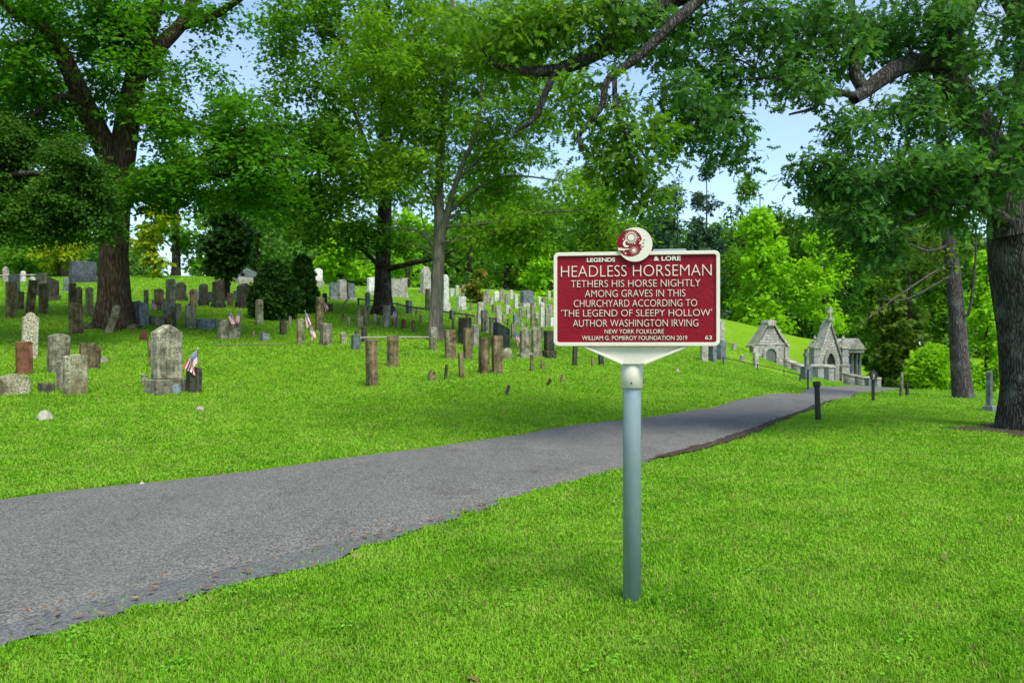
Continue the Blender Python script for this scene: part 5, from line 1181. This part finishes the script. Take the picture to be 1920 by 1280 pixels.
bm = bmesh.new(); add_prism(bm, [(-.018, zc-.02), (-.02, zc+.02), (-.008, zc+.008), (0, zc+.025), (.012, zc+.01), (.02, zc+.022), (.014, zc-.02)], -.052, -.0485); bm_obj('mark', bm, LABELW, pl)
bm = bmesh.new(); [add_box(bm, -.03, .03, -.052, -.0485, zc-.055-.018*k, zc-.049-.018*k) for k in range(2)]; add_box(bm, -.04, .04, -.052, -.0485, zc+.05, zc+.057); bm_obj('mark', bm, LABELW, pl)
p = hit(1515, 731); D = p[1]; t = thing('iron_rod', 'thin iron rod standing in the grass below the stone cross', 'post', Vector((p[0], p[1], gz(p[0], p[1]))))
V, Q = tube_arrays(np.array([[0, 0, -.2], [0, 0, 38/F*D]]), [.03, .028], 8); np_mesh('rod', V, [Q], RAILM, t, smooth=True)

# ------------------------------------------------------------------ the historical marker
DS = 4.05; K = DS/F
base = W(1185, 1125, DS); gz0 = gz(base[0], base[1])
mk = thing('historical_marker', 'red and cream roadside history marker on a galvanised steel pole', 'sign', Vector((base[0], base[1], gz0)), R(-7.0))
zof = lambda py: CAMZ+(HOR-py)*K-gz0
bm = bmesh.new(); add_lathe(bm, [(.0455, -.3), (.0455, zof(722)), (.043, zof(720))], 40); bm_obj('post', bm, GALV, mk, True)
bm = bmesh.new(); add_lathe(bm, [(.052, zof(727)), (.0555, zof(726)), (.0555, zof(679)), (.050, zof(677.5))], 40)
add_lathe(bm, [(.041, zof(680)), (.040, zof(668)), (.036, zof(659)), (.024, zof(653)), (0, zof(651))], 32); col = bm_obj('collar', bm, CREAM, mk, True)
me = col.data; 
for px_, y_, s_ in ((-.004, -.0565, 0), (.056, -.004, 1)):
    bm = bmesh.new(); bmesh.ops.create_cone(bm, cap_ends=True, segments=12, radius1=.005, radius2=.004, depth=.006, matrix=Matrix.Translation((px_, y_, zof(717))) @ (Matrix.Rotation(R(90), 4, 'X') if not s_ else Matrix.Rotation(R(90), 4, 'Y'))); bm_obj('screw', bm, IRON, col)
K = 3.985/F*.985; C_ = 1/3.765*K/math.cos(R(7))*.985; PZ = CAMZ+(HOR-560.5)*3.985/F-gz0; PX = .016
lx = lambda cx: (cx-647)*C_+PX
lz = lambda cy: PZ+(605-cy)/3.765*K
PY = -.066
bm = bmesh.new(); add_prism(bm, [(lx(262), lz(938)), (lx(1024), lz(938)), (lx(708), lz(1072)), (lx(552), lz(1072))], PY+.002, PY+.012); br_ = bm_obj('bracket', bm, CREAM, mk, bevel=.002)
for a_, b_ in (((262, 938), (555, 1070)), ((1024, 938), (705, 1070))):
    x0, z0, x1, z1 = lx(a_[0]), lz(a_[1]), lx(b_[0]), lz(b_[1]); ln = math.hypot(x1-x0, z1-z0); nxx, nzz = (z1-z0)/ln*.006, -(x1-x0)/ln*.006
    bm = bmesh.new(); add_prism(bm, [(x0+nxx, z0+nzz), (x1+nxx, z1+nzz), (x1-nxx, z1-nzz), (x0-nxx, z0-nzz)], PY-.016, PY+.0195); bm_obj('rib', bm, CREAM, br_, bevel=.002)
pw, ph_ = .815/2, .468/2
def rrect(w_, h_, r, n=6):
    p = []
    for cx, cz, a0 in ((w_-r, h_-r, 0), (-w_+r, h_-r, 90), (-w_+r, -h_+r, 180), (w_-r, -h_+r, 270)):
        for k in range(n+1): a = R(a0+90*k/n); p.append((cx+r*math.cos(a)+PX, PZ+cz+r*math.sin(a)))
    return p
bm = bmesh.new(); add_prism(bm, rrect(pw-.004, ph_-.004, .022), PY-.012, PY); plate = bm_obj('plate', bm, REDP, mk)
bm = bmesh.new(); oo, inn = rrect(pw, ph_, .026), rrect(pw-.018, ph_-.018, .010); ring_prism(bm, oo+[oo[0]], inn+[inn[0]], PY-.0225, PY+.003); bm_obj('frame', bm, CREAM, plate, bevel=.0025)
def text(s, x0, x1, yc, hc, off=-.002, par=plate, m=CREAM):
    cu = bpy.data.curves.new('lettering', 'FONT'); cu.body = s; cu.size = 1; cu.extrude = .04; cu.bevel_depth = .006; cu.offset = off; cu.resolution_u = 4; cu.fill_mode = 'BOTH'
    ob = bpy.data.objects.new('lettering_source', cu); COL.objects.link(ob); bpy.context.view_layer.update()
    me = bpy.data.meshes.new_from_object(ob.evaluated_get(bpy.context.evaluated_depsgraph_get())); bpy.data.objects.remove(ob); bpy.data.curves.remove(cu)
    n = len(me.vertices); co = np.empty(n*3, np.float32); me.vertices.foreach_get('co', co); co = co.reshape(-1, 3)
    lo, hi = co.min(0), co.max(0); X0, X1 = lx(x0), lx(x1); sx = (X1-X0)/(hi[0]-lo[0]); cap = .73 if "'" not in s else (hi[1]-lo[1])
    zc = lz(yc); hm = hc/3.765*K
    out = np.stack([X0+(co[:, 0]-lo[0])*sx, PY-.0125-(co[:, 2]-lo[2])/(hi[2]-lo[2])*.0045, zc-hm/2+(co[:, 1]-max(lo[1], -.02))/(hi[1]-max(lo[1], -.02))*hm], 1).astype(np.float32)
    me.vertices.foreach_set('co', out.ravel()); me.update(); me.materials.clear(); me.materials.append(m)
    me.name = 'lettering'; bmx = bmesh.new(); bmx.from_mesh(me); bmesh.ops.recalc_face_normals(bmx, faces=bmx.faces); bmx.to_mesh(me); bmx.free()
    return link(bpy.data.objects.new('lettering', me), par)
text('LEGENDS', 297, 500, 324, 30, .02); text('& LORE', 775, 965, 320, 32, .02)
text('HEADLESS HORSEMAN', 110, 1180, 405, 80, -.022)
text('TETHERS HIS HORSE NIGHTLY', 182, 1102, 495, 50, -.020); text('AMONG GRAVES IN THIS', 283, 997, 566, 50, -.020); text('CHURCHYARD ACCORDING TO', 203, 1079, 636, 50, -.020)
text("'THE LEGEND OF SLEEPY HOLLOW'", 112, 1182, 705, 50, -.020); text('AUTHOR WASHINGTON IRVING', 197, 1087, 778, 50, -.020)
text('NEW YORK FOLKLORE', 425, 846, 838, 31, -.008); text('WILLIAM G. POMEROY FOUNDATION 2019', 262, 1010, 884, 31, -.008); text('63', 1135, 1182, 882, 29, .004)
# medallion
def disc_pts(cx, cy, r, n=48): return [(lx(cx)+r*math.cos(2*math.pi*k/n), lz(cy)+r*math.sin(2*math.pi*k/n)) for k in range(n)]
PXU = C_
bm = bmesh.new(); add_prism(bm, disc_pts(642, 220, 123*PXU), PY-.030, PY+.006); md = bm_obj('medallion', bm, CREAM, mk, bevel=.0025)
bm = bmesh.new(); add_prism(bm, disc_pts(642, 220, 121*PXU), PY+.0065, PY+.014); bm_obj('backing', bm, REDP, md)
RC, RR = (608, 210), 95
bm = bmesh.new(); pts = []
for k in range(40):
    a = R(62+236*k/39); pts.append((lx(RC[0]+RR*math.cos(a)), lz(RC[1]-RR*math.sin(a))))
for q in [(672, 284), (676, 270), (688, 258), (690, 250), (680, 243), (684, 238), (678, 232), (690, 226), (684, 220), (668, 216), (680, 196), (690, 186), (686, 168), (674, 146)]: pts.append((lx(q[0]), lz(q[1])))
add_prism(bm, pts, PY-.0312, PY-.0302); bm_obj('emblem_field', bm, REDP, md)
def star(cx, cy, ri, ro, n, bm, a0=0): add_prism(bm, [(lx(cx+(ro if k % 2 == 0 else ri)*math.cos(a0+math.pi*k/n)), lz(cy-(ro if k % 2 == 0 else ri)*math.sin(a0+math.pi*k/n))) for k in range(2*n)], PY-.0335, PY-.0313)
bm = bmesh.new(); star(614, 170, 31, 52, 18, bm); su = bm_obj('sun_emblem', bm, CREAM, md)
bm = bmesh.new(); ring_prism(bm, [(lx(614+30*math.cos(k/24*6.2832)), lz(170-30*math.sin(k/24*6.2832))) for k in range(25)], [(lx(614+25*math.cos(k/24*6.2832)), lz(170-25*math.sin(k/24*6.2832))) for k in range(25)], PY-.0342, PY-.0336); bm_obj('ring', bm, REDP, su)
bm = bmesh.new(); star(634, 263, 9, 40, 12, bm); bm_obj('starburst_emblem', bm, CREAM, md)
bm = bmesh.new()
add_prism(bm, [(lx(582+27*math.cos(a)), lz(214-27*math.sin(a))) for a in [R(75+ (300-15)*k/20) for k in range(21)]][:16] + [(lx(592+20*math.cos(a)), lz(209-20*math.sin(a))) for a in [R(300-210*k/14) for k in range(15)]], PY-.0335, PY-.0313); bm_obj('moon_emblem', bm, CREAM, md)
bm = bmesh.new(); add_prism(bm, [(lx(q[0]), lz(q[1])) for q in [(517, 243), (545, 244), (570, 250), (598, 250), (604, 256), (580, 258), (560, 262), (525, 262)]], PY-.0335, PY-.0313); bm_obj('cloud_emblem', bm, CREAM, md)
bm = bmesh.new()
for cx, cy, r in ((664, 172, 8), (652, 158, 5), (640, 214, 8), (574, 283, 9), (558, 182, 7), (562, 268, 6), (672, 190, 5)): star(cx, cy, r*.45, r, 5, bm, R(90))
bm_obj('stars_emblem', bm, CREAM, md)
bm = bmesh.new()
for q in [[(700, 188), (708, 185), (712, 190), (705, 193)], [(694, 204), (702, 209), (706, 216), (696, 212)], [(686, 236), (702, 233), (706, 237), (688, 240)]]: add_prism(bm, [(lx(x), lz(z)) for x, z in q], PY-.0318, PY-.0302)
bm_obj('moon_face', bm, IRON, md)
bm = bmesh.new(); add_box(bm, lx(770), lx(1010), PY+.02, PY+.035, lz(270), lz(247)); bm_obj('far_roof_strip', bm, GALV, mk, bevel=.004)  # added grey strip standing for a far-off roof, no part of the marker
